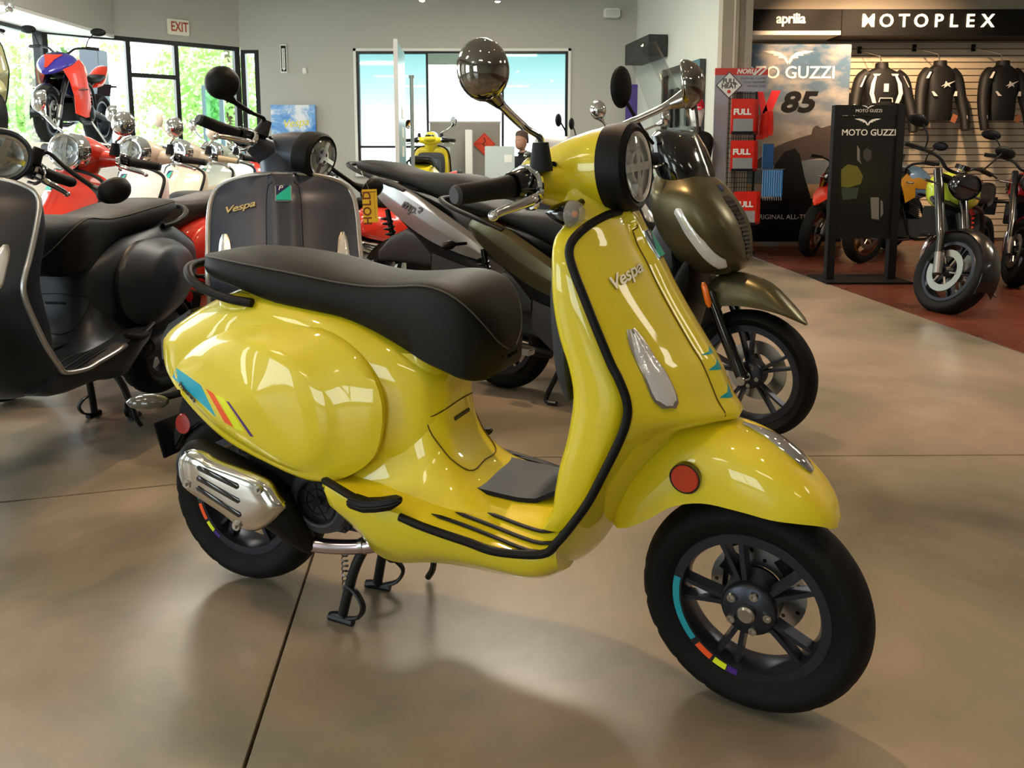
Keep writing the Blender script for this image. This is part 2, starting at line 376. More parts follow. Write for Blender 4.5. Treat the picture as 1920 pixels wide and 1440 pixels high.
n.links.new(tr.outputs[0], mx.inputs[1]); n.links.new(gl.outputs[0], mx.inputs[2]); n.links.new(mx.outputs[0], o_.inputs[0])
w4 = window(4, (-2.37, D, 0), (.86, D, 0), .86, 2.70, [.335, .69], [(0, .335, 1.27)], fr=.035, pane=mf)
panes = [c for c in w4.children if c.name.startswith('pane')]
panes[1].material_slots[0].material = m_pane; panes[1]['label'] = 'clear pane without green gradient'
g = G(); 
for a in (bx(-2.40, -2.36, D-.02, D+.01, .82, 2.74), bx(.85, .89, D-.02, D+.01, .82, 2.74), bx(-2.4, .89, D-.02, D+.01, 2.70, 2.74), bx(-2.4, .89, D-.05, D+.01, .82, .86)): g.add(a.v, a.f)
struct('trim_3', g, m_white)
obj('roller_blind', G().box((1.65, -.01, 2.58), (1.1, .01, .16)), mat('grey_green_blind', '#8fa8a0', .8), w4)
window(5, (-2.2, -6, 0), (-5.2, -6, 0), .4, 2.85, [.5])
# outside
struct('pavement', bx(-40, 30, -40, 60, -.3, -.14), mat('pale_pavement', '#c8c5bd', .8))
tag(obj('outdoor_column', G().box((-7.3, 14.3, 1.4), (.33, .33, 3.1)).mesh('outdoor_column', bevel=.01), mat('column_grey', '#54545a', .7)), 'grey square column standing outside the angled window', 'column')
m_leaf = [mat('leaf_green', '#9fc46c', .5, var=.2), mat('leaf_dark', '#5f9a58', .5, var=.2)]; m_bark = mat('bark', '#5b4a3a', .9)
a = at(377, 160, 13.6); b = at(422, 265, 13.6); t = thing('glass_door', 'grey framed glass door standing open outside the corner pane', 'door', T(0, 13.6, 0)); m_dr = mat('door_frame_grey', '#5c6f74', .4)
for q in ((a.x, b.x, 0, .05, a.z-.07, a.z), (a.x, a.x+.05, 0, .05, -.1, a.z-.07), (b.x-.07, b.x, 0, .05, -.1, a.z-.07), (a.x+.05, b.x-.07, 0, .05, -.1, .1)): obj('frame_bar', bx(*q), m_dr, t)
obj('pane', bx(a.x+.05, b.x-.07, .02, .025, .1, a.z-.07), glassmat('green_tint_glass', (.55, .8, .75)), t)
def tree(x, y, h, r, label, mi):
    t = thing('leafy_tree', label, 'tree', T(x, y, -.14), 'trees outside the angled window')
    obj('trunk', G().tube([(0, 0, 0), (.05, 0, h*.4), (0, .05, h*.8)], [.14, .1, .05], 8), m_bark, t)
    g = G(); rnd = random.Random(int(x*10+y))
    cl = [(rnd.gauss(0, .45)*r, rnd.gauss(0, .45)*r, h*.55+rnd.gauss(0, .28)*h*.6) for _ in range(46)]
    for c in cl:
        for _ in range(60):
            v = Vector([rnd.gauss(0, 1) for _ in range(3)]).normalized()*rnd.uniform(.6, 1)*r*.28; p = Vector(c)+v
            a = Vector([rnd.gauss(0, 1) for _ in range(3)]).normalized(); b = a.orthogonal().normalized(); s = rnd.uniform(.05, .10)
            if p.z < .1: continue
            g.add([p-a*s, p-b*s*.6, p+a*s, p+b*s*.6], [(0, 1, 2, 3)])
    f = obj('foliage', g.mesh('foliage', merge=False), m_leaf[mi], t); f['kind'] = 'stuff'
tree(-6.0, 17.2, 4.6, 1.5, 'pale green leafy tree seen through the pane beside the corner', 0)
tree(-9.0, 22.5, 4.6, 1.4, 'leafy tree seen through the upper pane by the transom', 0)
tree(-10.6, 18.0, 4.4, 1.2, 'leafy tree seen behind the race bike', 0)
tree(-3.9, 15.4, 1.9, .7, 'low dark green shrub seen beneath the pale tree', 1)

# ceiling troffers (the pale rectangles mirrored in the paint) and track lamps
m_em = mat('lamp_panel', '#fff4e0', .5, emit=30); m_em2 = mat('dim_lamp_panel', '#fff4e0', .5, emit=6)
for i, (x, y) in enumerate([(-3.5, -3), (-3.5, .5), (-3.5, 4), (0, -3), (0, 5.8), (3.2, -3), (5.8, 1), (5.8, 5), (-3.5, 7.5), (.0, 9.3)]):
    t = thing('ceiling_light', 'flat white ceiling light panel', 'light', T(x, y, CZ-.03), 'recessed ceiling light panels')
    obj('frame', bx(-.62, .62, -.32, .32, 0, .03), m_white, t); obj('diffuser', bx(-.58, .58, -.28, .28, -.004, .004), m_em if y > 3.5 else m_em2, t)
m_bulb = mat('bulb_glow', '#ffd9a0', .4, emit=30)
def track_lamp(x, y, z, label, group='track lamps'):
    t = thing('track_lamp', label, 'lamp', T(x, y, z), group)
    obj('stem', G().tube([(0, 0, 0), (0, 0, CZ-z)], .012, 8), M['black'], t)
    obj('lamp_head', G().lathe([(.02, .05), (.045, .03), (.05, -.05), (.045, -.05), (.04, 0)], axis='z', n=16), M['alloy'], t)
    obj('bulb', G().ell((0, 0, -.045), (.038, .038, .02), n=12, m=8), m_bulb, t)
track_lamp(-1.25, 11.5, 3.32, 'lit track lamp above the rear window, left one')
track_lamp(-.20, 11.5, 3.31, 'lit track lamp above the rear window, right one')
for i, (x, y) in enumerate(SPOTS):
    if i < 9: track_lamp(x, y, 3.42, 'ceiling track lamp above the scooters')

# ---- wall fittings
EX = thing('exit_sign', 'white exit sign with red letters on the angled wall', 'sign', None)
px_ = B_.lerp(C_, .53); d_ = (C_-A).normalized(); EX.matrix_world = basis((px_.x, px_.y, 2.95), d_, (0, 0, 1)) @ T(0, 0, .0)
obj('sign_body', G().box((0, 0, .03), (.30, .215, .05)).mesh('sign_body', bevel=.008), mat('sign_cream', '#e8e4d4', .4), EX)
TXT('lettering', 'EXIT', .15, T(.01, .0, .058), mat('exit_red', '#a8442c', .4), EX, extrude=.002, bold=.003).scale = (.8, 1.25, 1)
a = at(532, 110, D-.012); t = thing('fire_extinguisher_sign', 'narrow white and black arrow sign on the grey rear wall', 'sign', T(a.x, a.y, a.z) @ FRONT)
obj('sign_board', G().box((0, 0, 0), (.10, .42, .012)), m_white, t); obj('black_border', G().box((0, 0, .008), (.075, .38, .004)), M['black'], t); obj('white_panel', G().box((0, .0, .012), (.045, .30, .004)), m_white, t)
TXT('lettering', 'FIRE EXTINGUISHER', .032, T(0, 0, .0145) @ RZ(-90), M['black'], t, extrude=.001)
obj('arrow', G().prism([(-.03, -.14), (.03, -.14), (0, -.18)], .013, .016, 'z'), m_white, t)
a = at(571, 133, D-.02); tag(obj('thermostat', G().box(a, (.06, .03, .085)).mesh('thermostat', bevel=.01), m_white), 'small white sensor box on the grey rear wall', 'sensor')
a = at(1147, 25, D-.08); t = thing('wall_speaker', 'white box speaker high in the rear corner', 'speaker', T(*a)); obj('cabinet', G().box((0, 0, 0), (.24, .14, .13)).mesh('cabinet', bevel=.015), m_white, t); obj('grille', G().box((0, -.073, 0), (.19, .006, .09)), mat('grille', '#c9c9c5', .7), t)
# cloud canvas
mc = noise_mat('cloud_print', [(.38, '#2f7fd6'), (.47, '#7fb0e6'), (.52, '#dfe6f0'), (.7, '#f2f2f5')], 1.6, (.5, .6), stretch=(1, 1, 1.6))
a = at(508, 197, D-.05); b = at(593, 250, D-.05)
t = thing('cloud_poster', 'canvas print of blue sky and clouds leaning on the rear wall', 'poster', T((a.x+b.x)/2, D-.06, a.z-.45)); obj('canvas', G().box((0, 0, 0), (b.x-a.x, .04, .9)).mesh('canvas', bevel=.004), mc, t)
m_ylet = mat('yellow_print', '#e8dc3a', .5)
TXT('lettering', 'Vespa', .17, T(.03, -.022, .18) @ FRONT @ RZ(6), m_ylet, t, shear=.35, extrude=.001)
# tall panel, pole, cubicle, desk
t = thing('tall_sign', 'tall thin blue-grey panel seen nearly edge-on before the rear window', 'sign', T(-1.135, 8.0, 0) @ RZ(93.2))
obj('panel_board', bx(0, 1.0, -.012, .012, .0, 2.255).mesh('b', bevel=.003), mat('blue_grey_panel', '#6f9fa8', .3), t)
obj('edge_strip', bx(-.02, 0, -.02, .02, 0, 2.265), mat('edge_white', '#c9c9c6', .5), t)
for z in (1.58, 1.38, 1.18, .98): obj('white_mark', bx(.45, .68, -.016, -.012, z-.05, z+.06), m_white, t)
tag(obj('sign_pole', G().lathe([(.0, 0), (.09, 0), (.09, .02), (.02, .03), (.02, 1.93), (.028, 1.93), (.028, 1.96), (0, 1.96)], (-1.036, 8.42, 0), 'z', 16), mat('pole_alu', '#b9bfbb', .3, metal=.5)), 'slim pale metal pole beside the tall blue-grey panel', 'pole')
m_fab = mat('cubicle_fabric', '#8f8b84', .9, bump=.2)
def cubicle(x0, x1, y, z1, label):
    t = thing('cubicle_partition', label, 'partition', T((x0+x1)/2, y, 0)); wd = x1-x0
    obj('fabric_panel', bx(-wd/2, wd/2, -.025, .025, .08, z1), m_fab, t); obj('top_rail', bx(-wd/2-.01, wd/2+.01, -.03, .03, z1, z1+.025), mat('rail_grey', '#a9a7a2', .4), t)
    for s in (-1, 1): obj('foot', bx(s*wd/2*.8-.03, s*wd/2*.8+.03, -.2, .2, 0, .08), M['grey'], t)
a0 = at(806, 228, 12.15); a1 = at(938, 228, 12.15); cubicle(a0.x, a1.x, 12.15, a0.z-.02, 'grey fabric cubicle partition behind the orange road sign')
a0 = at(872, 243, 11.7); tag(obj('white_end_panel', bx(a0.x, a0.x+.10, 11.7, 12.0, .0, a0.z).mesh('w', bevel=.004), m_white), 'narrow white upright end panel left of the orange road sign', 'panel')
a0 = at(908, 270, 12.08); t = thing('road_sign', 'orange diamond road sign with a winding arrow on the grey partition', 'sign', T(a0.x, 12.10, a0.z) @ FRONT)
m_or = mat('sign_orange', '#d6431e', .45); q = .168
obj('sign_plate', G().prism([(q, 0), (0, q), (-q, 0), (0, -q)], 0, .006, 'z', cham=.001), m_or, t)
g = G().tube([(q*.9, 0, .008), (0, q*.9, .008), (-q*.9, 0, .008), (0, -q*.9, .008), (q*.9, 0, .008)], .003, 6); obj('border_line', g, mat('sign_dark', '#6e1f14', .5), t)
g = G().tube(cr([(0, -.09, .008), (.02, -.05, .008), (-.02, 0, .008), (.015, .04, .008), (0, .075, .008)]), .008, 6); g.prism([(-.02, .07), (.02, .07), (0, .1)], .005, .01, 'z'); obj('winding_arrow', g, MATS['sign_dark'], t)
TXT('lettering', 'DANGEROUS', .03, T(-.045, 0, .0075), MATS['sign_dark'], t, extrude=.001)
m_desk = mat('desk_laminate', '#c9c5bb', .4)
def desk(x, y, hw, label):
    t = thing('office_desk', label, 'desk', T(x, y, 0)); obj('desk_top', bx(-hw, hw, -.35, .35, .72, .75).mesh('d', bevel=.004), m_desk, t); obj('modesty_panel', bx(-hw+.05, hw-.05, -.33, -.31, .15, .72), m_desk, t)
    for s in (-1, 1): obj('leg', bx(s*(hw-.05)-.025, s*(hw-.05)+.025, -.30, .33, 0, .72), M['midgrey'], t)
desk(.25, 10.6, .8, 'pale office desk carrying the monitor in front of the seated man'); desk(-1.15, 11.65, .38, 'small pale desk carrying the monitor beside the far yellow scooter')
def monitor(px0, px1, pyt, y, label, note=False):
    a, b = at(px0, pyt, y), at(px1, pyt, y); wd = b.x-a.x; h = a.z-.83; t = thing('computer_monitor', label, 'monitor', T((a.x+b.x)/2, y, .75))
    obj('housing', bx(-wd/2, wd/2, -.02, .015, .08, .08+h).mesh('h', bevel=.006), mat('pale_silver', '#b9c6c9', .35, metal=.2), t); obj('screen', bx(-wd/2+.01, wd/2-.01, .016, .019, .09, .07+h), M['gloss'], t)
    obj('stand', G().tube([(0, 0, .01), (0, 0, .2)], .025, 10), MATS['pale_silver'], t); obj('base', bx(-.12, .12, -.08, .08, 0, .012).mesh('b', bevel=.004), MATS['pale_silver'], t)
    if note: obj('paper_note', bx(.06, .16, -.024, -.021, .3, .4), mat('note', '#d8ddd8', .8), t)
monitor(909, 965, 274, 10.7, 'pale silver monitor back in front of the seated man', True)
monitor(812, 844, 276, 11.65, 'pale silver monitor back beside the far yellow scooter')
# ================================================================== CLASSIC STEP-THROUGH SCOOTER (x forward, y left, z up, rear axle above the origin)
CLASSIC = []; PARTS = CLASSIC
def P(pid, name, g, roles, steer=False, parent=None, label=None, mirror=None, fine=False, Mx=None, **k):
    me = g.mesh(name, **k) if isinstance(g, G) else g
    PARTS.append(dict(pid=pid, name=name, me=me, roles=roles if isinstance(roles, list) else [roles], steer=steer, parent=parent, label=label, fine=fine, Mx=Mx))
def se(y, z, a, n=2.4):
    c, s_ = cos(a), sin(a); return (abs(c)**(2/n)*(1 if c >= 0 else -1)*y, abs(s_)**(2/n)*(1 if s_ >= 0 else -1)*z)
SAX = Vector((-.42, 0, .907)).normalized(); SP = Vector((.93, 0, 1.05))
def steerM(deg): return T(*SP) @ Matrix.Rotation(R(deg), 4, SAX) @ T(*-SP)
# --- rear body
st = [(-.226, .668, .625, .035, .648), (-.215, .682, .60, .07, .64), (-.18, .706, .56, .098, .62), (-.13, .735, .525, .118, .61), (-.07, .768, .49, .132, .60), (0, .80, .465, .146, .59), (.08, .825, .45, .157, .59),
      (.2, .822, .445, .166, .585), (.3, .806, .44, .170, .58), (.4, .785, .43, .166, .575), (.48, .757, .43, .152, .57), (.55, .725, .42, .132, .56), (.60, .69, .42, .11, .56), (.625, .66, .44, .07, .56)]
rings = []
for x, zt, zb, w_, zm in cr(st, 3):
    r = []
    for k in range(40):
        a = 2*pi*k/40; y, z = se(w_, 1, a, 3.8); r.append((x, y, zm+(z*(zt-zm) if z > 0 else z*(zm-zb))))
    rings.append(r)
g = G().loft(rings)
nk = [(.38, .84, .175), (.395, .79, .168), (.41, .745, .158), (.44, .695, .145), (.48, .655, .132), (.53, .635, .124), (.60, .625, .118), (.66, .620, .114), (.71, .612, .11)]
rings = []
for z, xf, w_ in cr(nk, 3):
    r = []
    for k in range(40):
        a = 2*pi*k/40; u, y = se((xf-.30)/2, w_, a, 4.2); r.append(((xf+.30)/2+u, y, z))
    rings.append(r)
g.loft(rings)
P('rear_body', 'rear_body', g, 'body')
# --- side cowls: outer outline O, raised ridge I (pixels + depth of the photograph's near side)
O = [(318, 702, -.112), (329, 668, -.108), (350, 640, -.112), (395, 606, -.118), (455, 592, -.127), (540, 598, -.136), (625, 626, -.146), (683, 678, -.156), (714, 750, -.168), (713, 820, -.170), (693, 866, -.175), (645, 896, -.185), (600, 903, -.19), (560, 895, -.19), (500, 868, -.183), (430, 830, -.168), (380, 787, -.148), (338, 738, -.122)]
I_ = [(321, 701, -.118), (338, 671, -.126), (362, 652, -.142), (400, 638, -.162), (440, 633, -.178), (485, 641, -.195), (535, 664, -.206), (575, 703, -.213), (600, 750, -.217), (608, 800, -.219), (602, 845, -.219), (582, 874, -.217), (556, 882, -.213), (528, 873, -.21), (485, 852, -.202), (424, 814, -.185), (378, 776, -.164), (339, 734, -.130)]
def tolocal(L): return [HF.pl(a, b, c) for a, b, c in L]
Oc = [Vector(p) for p in cr([tuple(p) for p in tolocal(O)], 5, True)]; Ic = [Vector(p) for p in cr([tuple(p) for p in tolocal(I_)], 5, True)]
cen = HF.pl(470, 745, -.228)
def ringmix(a, b, t, dy=0): return [p.lerp(q, t)+Vector((0, dy, 0)) for p, q in zip(a, b)]
cc = [cen]*len(Oc); rings = []
for t, dy in ((.02, 0), (.25, 0), (.5, -.003), (.72, -.006), (.88, -.005), (.96, -.002)): rings.append(ringmix(cc, Ic, t, dy))
rings.append(Ic)
for t, dy in ((.05, .003), (.14, .008), (.3, .009), (.5, .002), (.7, -.006), (.88, -.006)): rings.append(ringmix(Ic, Oc, t, dy))
rings.append(Oc)
for it in range(11):
    R0 = [[q.copy() for q in r] for r in rings]; nn = len(Oc)
    for i in range(1, len(rings)-1):
        for j in range(nn): rings[i][j] = R0[i][j]*.5+(R0[i-1][j]+R0[i+1][j]+R0[i][j-1]+R0[i][(j+1) % nn])*.125
rings.append([p+Vector((0, .012, 0)) for p in Oc]); rings.append([p.lerp(cen, .06)+Vector((0, .05, 0)) for p in Oc])
g = G().loft(rings)
P('cowl_right', 'side_cowl', g, 'body', ang=60)
def surf_y(x, z):
    """outer surface of the near cowl at (x, z)."""
    best = None
    for r in rings[:14]:
        for p in r:
            d = (p.x-x)**2+(p.z-z)**2
            if best is None or d < best[0]: best = (d, p.y)
    return best[1]
g2 = G(); g2.v = [(x, -y, z) for x, y, z in g.v]; g2.f = list(g.f); g2.m = list(g.m); P('cowl_left', 'side_cowl', g2, 'body', ang=60)
from mathutils.bvhtree import BVHTree
bvh = BVHTree.FromPolygons([Vector(v) for v in g.v], g.f)
def decal(pid, name, quad, role, nu=8, nv=8, lab=None):
    """a vinyl sticker laid on the near cowl; quad given in photograph pixels."""
    gr = []
    for i in range(nu+1):
        row = []
        for j in range(nv+1):
            u, v = i/nu, j/nv; a = [quad[0][k]*(1-u)+quad[1][k]*u for k in (0, 1)]; b = [quad[3][k]*(1-u)+quad[2][k]*u for k in (0, 1)]
            px = [a[k]*(1-v)+b[k]*v for k in (0, 1)]; q0 = HF.pl(px[0], px[1], -.5); q1 = HF.pl(px[0], px[1], -.05); h = bvh.ray_cast(q0, (q1-q0).normalized())
            row.append(h[0]+(q0-q1).normalized()*.0012 if h[0] else HF.pl(px[0], px[1], -.2))
        gr.append(row)
    P(pid, name, G().sheet(gr, .0006), role, parent='cowl_right', label=lab, fine='decal')
decal('dec1', 'sticker', [(331, 690), (376, 722), (405, 782), (323, 707)], 'decal_blue', lab='sky blue sticker panel')
decal('dec2', 'sticker', [(386, 729), (399, 737), (437, 801), (421, 792)], 'decal_red', lab='orange-red stripe sticker')
decal('dec3', 'sticker', [(404, 740), (419, 747), (458, 810), (440, 803)], 'decal_lime', lab='lime stripe sticker')
decal('dec4', 'sticker', [(424, 752), (429, 754), (475, 819), (469, 818)], 'decal_purple', lab='purple stripe sticker')
def hitpx(px, py):
    q0 = HF.pl(px, py, -.5); q1 = HF.pl(px, py, -.05); return bvh.ray_cast(q0, (q1-q0).normalized())
h0, h1 = hitpx(333, 712), hitpx(374, 757)
if h0[0] and h1[0]:
    nn_ = (h0[1]+h1[1]).normalized(); nn_ = nn_ if nn_.y < 0 else -nn_; xx_ = (h1[0]-h0[0]).normalized(); Ms = Matrix((xx_, nn_.cross(xx_), nn_)).transposed().to_4x4(); Ms.translation = (h0[0]+h1[0])/2+nn_*.004
    me = text_mesh('Primavera', .021, extrude=.0008, shear=.3, bold=.0004); me.transform(Ms); P('script', 'sticker_script', me, 'dark', parent='cowl_right', fine='decal')
# --- tail lamp
g = G().loft([[(x, y*w_, z) for y, z in ((-1, zl), (-1, zu), (1, zu), (1, zl))] for x, w_, zl, zu in ((-.235, .045, .63, .675), (-.20, .062, .62, .70), (-.14, .05, .65, .742))])
P('taillight', 'tail_light', g, 'redl', bevel=.008)
g = G().loft([[(x, y*w_, z) for y, z in ((-1, zl), (-1, zu), (1, zu), (1, zl))] for x, w_, zl, zu in ((-.236, .06, .60, .665), (-.19, .085, .60, .707), (-.10, .085, .65, .76))])
P('tail_bezel', 'tail_light_bezel', g, 'grey', bevel=.01)
# --- seat: stations x, half width, piping z, crown z, skirt z
ss = [(-.065, .02, .895, .897, .86), (-.055, .06, .897, .902, .855), (-.03, .092, .898, .908, .85), (.02, .115, .899, .916, .842), (.10, .128, .893, .917, .825), (.2, .132, .884, .912, .802), (.3, .128, .872, .899, .79), (.38, .12, .861, .883, .779), (.46, .118, .857, .873, .755),
      (.54, .126, .863, .876, .725), (.60, .136, .870, .882, .70), (.65, .142, .866, .882, .686), (.69, .138, .848, .868, .672), (.72, .122, .818, .844, .666), (.742, .096, .780, .806, .668), (.755, .06, .742, .76, .68), (.760, .02, .72, .728, .70)]
rings = []; pip = []
for x, w_, zp, zt, zb in cr(ss, 3):
    r = [(x, 0, zt), (x, .4*w_, zt-.001), (x, .72*w_, zt-(zt-zp)*.35), (x, .93*w_, zp+.006), (x, w_, zp), (x, w_+.006, zp-.02), (x, w_+.008, (zp*.5+zb*.5)), (x, w_+.002, zb+.01), (x, w_*.9, zb), (x, 0, zb)]
    r += [(x, -y, z) for _, y, z in r[-2:0:-1]]
    rings.append(r); pip.append((x, w_+.001, zp+.001))
P('seat', 'seat', G().loft(rings), 'seat', ang=50)
pp = [(x, -y, z) for x, y, z in pip[::-1]]+pip
g = G().tube([(x, y*1.0, z) for x, y, z in pp], .0022, 6)
P('piping', 'stitched_seam', g, 'seam', parent='seat', label='grey stitched seam', fine=True)
rail = cr([(.145, -.135, .80), (.08, -.143, .808), (.0, -.142, .828), (-.05, -.13, .850), (-.085, -.095, .868), (-.098, -.04, .873), (-.098, .04, .873), (-.085, .095, .868), (-.05, .13, .850), (.0, .142, .828), (.08, .143, .808), (.145, .135, .80)], 4)
P('grab_rail', 'grab_rail', G().tube(rail, .0115, 12), 'rail')
# --- floor board
fs = [(.375, .42, .405, .36, .19), (.385, .425, .412, .34, .203), (.40, .43, .412, .315, .212), (.45, .432, .408, .285, .218), (.50, .432, .402, .245, .222), (.56, .425, .393, .238, .225), (.64, .417, .383, .255, .225), (.72, .410, .374, .262, .224), (.80, .405, .362, .262, .222), (.86, .405, .352, .262, .22), (.90, .41, .352, .27, .215), (.94, .43, .37, .29, .205)]
def floorring(x, zc, ze, zb, w_):
    h = [(0, zc), (.10, zc-.002), (.15, zc*.55+ze*.45), (w_-.02, ze+.004), (w_-.004, ze), (w_, ze-.012), (w_-.012, (ze+zb)/2), (w_-.05, zb+.012), (w_-.09, zb), (0, zb-.004)]
    h += [(-y, z) for y, z in h[-2:0:-1]]; return [(x, y, z) for y, z in h]
FS = cr(fs, 3)
P('floorboard', 'floorboard', G().loft([floorring(*q) for q in FS]), 'body', ang=45)
def floor_z(x, y):
    for a_, b_ in zip(FS, FS[1:]):
        if a_[0] <= x <= b_[0]:
            t = (x-a_[0])/(b_[0]-a_[0]); q = [u*(1-t)+v*t for u, v in zip(a_, b_)]; h = [(0, q[1]), (.10, q[1]-.002), (.15, q[1]*.55+q[2]*.45), (q[4]-.02, q[2]+.004), (q[4]-.004, q[2])]
            for c, d in zip(h, h[1:]):
                if c[0] <= abs(y) <= d[0]: u = (abs(y)-c[0])/(d[0]-c[0]); return c[1]*(1-u)+d[1]*u
    return .4
gr = []
for i in range(15):
    x = .665+.262*i/14; wy = .098-(.02*max(0, (i-8)/6)); gr.append([(x, wy*(2*j/8-1), .012+floor_z(min(x, .89), wy*(2*j/8-1))+max(0, x-.85)*.45) for j in range(9)])
g = G().sheet(gr, -.010)
P('floor_mat', 'floor_mat', g, 'mat')
g = G()
for j in range(-4, 5):
    g.tube([(x, j*.02, .013+floor_z(min(x, .89), j*.02)+max(0, x-.85)*.45) for x in [.68+.2*i/8 for i in range(9)]], .003, 6)
0 and P('mat_ribs', 'mat_ribs', g, 'mat', parent='floor_mat', fine=True)
for k, (x0, x1, y0, y1) in enumerate(((.655, .950, .196, .204), (.70, .962, .172, .186), (.765, .972, .148, .166))):
    for s in (-1, 1):
        pts = []
        for i in range(14):
            t = i/13; x = x0+(x1-x0)*t; y = y0+(y1-y0)*t; pts.append((x, s*y, floor_z(min(x, .935), y)+.003+max(0, x-.935)*.6))
        P('strip%d%d' % (k, s), 'floor_strip', G().tube(pts, [.001]+[.0055]*12+[.002], 8, flat=.6), 'black')
# --- leg shield (outer skin) : edge (x,z,y) and centre (x,z)
E_ = [(.86, .350, .215, .86, .250), (.92, .364, .218, .93, .262), (.954, .398, .220, .975, .30), (.986, .443, .222, 1.01, .36), (1.015, .49, .223, 1.04, .43), (1.038, .538, .223, 1.08, .50), (1.073, .617, .223, 1.17, .595), (1.088, .665, .223, 1.262, .628), (1.087, .70, .223, 1.246, .665),
      (1.071, .74, .223, 1.215, .735), (1.055, .768, .222, 1.193, .768), (1.024, .836, .221, 1.150, .835), (1.002, .885, .219, 1.118, .889), (.981, .93, .214, 1.093, .937), (.966, .966, .203, 1.072, .968), (.968, .990, .187, 1.060, .992), (.984, 1.013, .152, 1.049, 1.012), (1.003, 1.029, .10, 1.040, 1.027), (1.017, 1.035, .05, 1.032, 1.034)]
EE = cr(E_, 3); gr = []
for xe, ze, ye, xc, zc in EE:
    row = []
    for j in range(33):
        s = 2*j/32-1; a_ = abs(s); k = 1-a_**1.75
        # raised horn cover down the middle
        hump = .016*max(0, min(1, (.20-a_*ye/.22)/.035)) if ze > .6 else 0
        row.append((xe+(xc-xe)*k-(.016 if ze > .6 else 0)*(1-a_)+hump, s*ye, ze+(zc-ze)*k))
    gr.append(row)
P('leg_shield', 'leg_shield', G().sheet(gr, .006), 'shield', ang=70)
def shield(t, s):
    """point on the outer skin, t row 0..1, s -1..1."""
    f_ = t*(len(gr)-1); i = min(int(f_), len(gr)-2); u = f_-i; h = (s+1)*16; j = min(int(h), 31); v = h-j
    a_ = Vector(gr[i][j]).lerp(Vector(gr[i][j+1]), v); b_ = Vector(gr[i+1][j]).lerp(Vector(gr[i+1][j+1]), v); return a_.lerp(b_, u)
ed = [(x, -y, z) for x, z, y in [(.595, .386, .226), (.644, .376, .227), (.70, .368, .2275), (.756, .361, .227), (.82, .352, .225)]]+[(e[0]-.004, -e[2]-.002, e[1]) for e in E_[1:]]
full = ed+[(x, -y, z) for x, y, z in ed[::-1]]
P('edge_trim', 'edge_trim', G().tube(cr(full, 5), .0088, 10), 'trim')
# inner shield box
nb = [(.40, .955, .90, .19), (.44, .985, .925, .198), (.48, 1.01, .93, .203), (.54, 1.035, .94, .206), (.60, 1.062, .955, .207), (.68, 1.085, .965, .207), (.74, 1.068, .955, .206), (.80, 1.04, .935, .205), (.87, 1.01, .922, .203), (.93, .985, .92, .197), (.965, .972, .918, .186), (.99, .975, .918, .168), (1.008, .985, .925, .14), (1.02, .995, .935, .11)]
rings = []
for z, xf, xb, w_ in cr(nb, 3):
    r = []
    for k in range(36):
        a = 2*pi*k/36; u, y = se((xf-xb)/2+.004, w_, a, 5); r.append(((xf+xb)/2+u-.004, y, z))
    rings.append(r)
P('inner_shield', 'inner_leg_shield', G().loft(rings), 'inner')
rings = []
for z, xb, w_ in cr([(.66, .935, .15), (.72, .915, .165), (.80, .905, .17), (.88, .90, .168), (.94, .905, .15), (.965, .92, .12)], 3):
    rings.append([((.95+xb)/2+se((.95-xb)/2, 1, 2*pi*k/28, 4)[0], se(1, w_, 2*pi*k/28, 4)[1], z) for k in range(28)])
P('glovebox', 'glovebox', G().loft(rings), 'dark')
# horn cover details
def on(t, s, off=0):
    p = shield(t, s); q = shield(min(t+.02, 1), s)-shield(max(t-.02, 0), s); r_ = shield(t, min(s+.06, 1))-shield(t, max(s-.06, -1)); n_ = r_.cross(q).normalized()
    if n_.x < 0: n_ = -n_
    return p+n_*off, q.normalized(), r_.normalized(), n_
p_, up_, rt_, n_ = on(.775, 0, .002)
Mb = Matrix((rt_, up_, n_)).transposed().to_4x4(); Mb.translation = p_
P('badge_frame', 'badge_frame', G().box((0, 0, 0), (.050, .068, .008)).xf(Mb), 'chrome', parent='leg_shield', bevel=.003)
P('badge_navy', 'badge_panel', G().prism([(-.021, .030), (.021, .030), (-.021, -.012)], .004, .006, 'z').xf(Mb), 'badge_navy', parent='leg_shield', label='navy blue half of the badge')
P('badge_green', 'badge_panel', G().prism([(.021, .030), (.021, -.030), (-.021, -.030), (-.021, -.012)], .004, .006, 'z').xf(Mb), 'badge_green', parent='leg_shield', label='green half of the badge')
me = text_mesh('P', .026, extrude=.0004, shear=.2); me.transform(Mb @ T(-.009, .018, .0066)); P('badge_letter', 'badge_letter', me, 'white', parent='leg_shield', fine=True)
for k, t in enumerate((.445, .488, .53)):
    for s in (-1,):
        q = []
        for i in range(9):
            u = i/8; pA, _, _, nA = on(t+.003*u, s*(.035+.165*u), .0012); pB, _, _, _ = on(t+.021*(1-u*.85), s*(.035+.165*u), .0012); q.append([pA, pB])
        P('vent%d%d' % (k, s), 'horn_vent', G().sheet(q, .0012), 'vent', parent='leg_shield', fine=True)
# script logo on the right half, facing out
p_, up_, rt_, n_ = on(.70, -.60, .002)
Ml = Matrix((rt_, up_, n_)).transposed().to_4x4(); Ml.translation = p_
me = text_mesh('Vespa', .047, extrude=.002, shear=.4, space=.95, bold=.0008); me.transform(Ml @ RZ(16) @ Matrix.Diagonal((1.0, .75, 1, 1))); P('logo', 'script_logo', me, 'logo', parent='leg_shield', fine=True)
for s in (-1, 1): P('seam%d' % s, 'horn_cover_seam', G().tube([on(.40+.48*i/30, s*(.235 if i < 29 else .20), .0004)[0] for i in range(31)], .0016, 6), 'seamline', parent='leg_shield', fine=True)
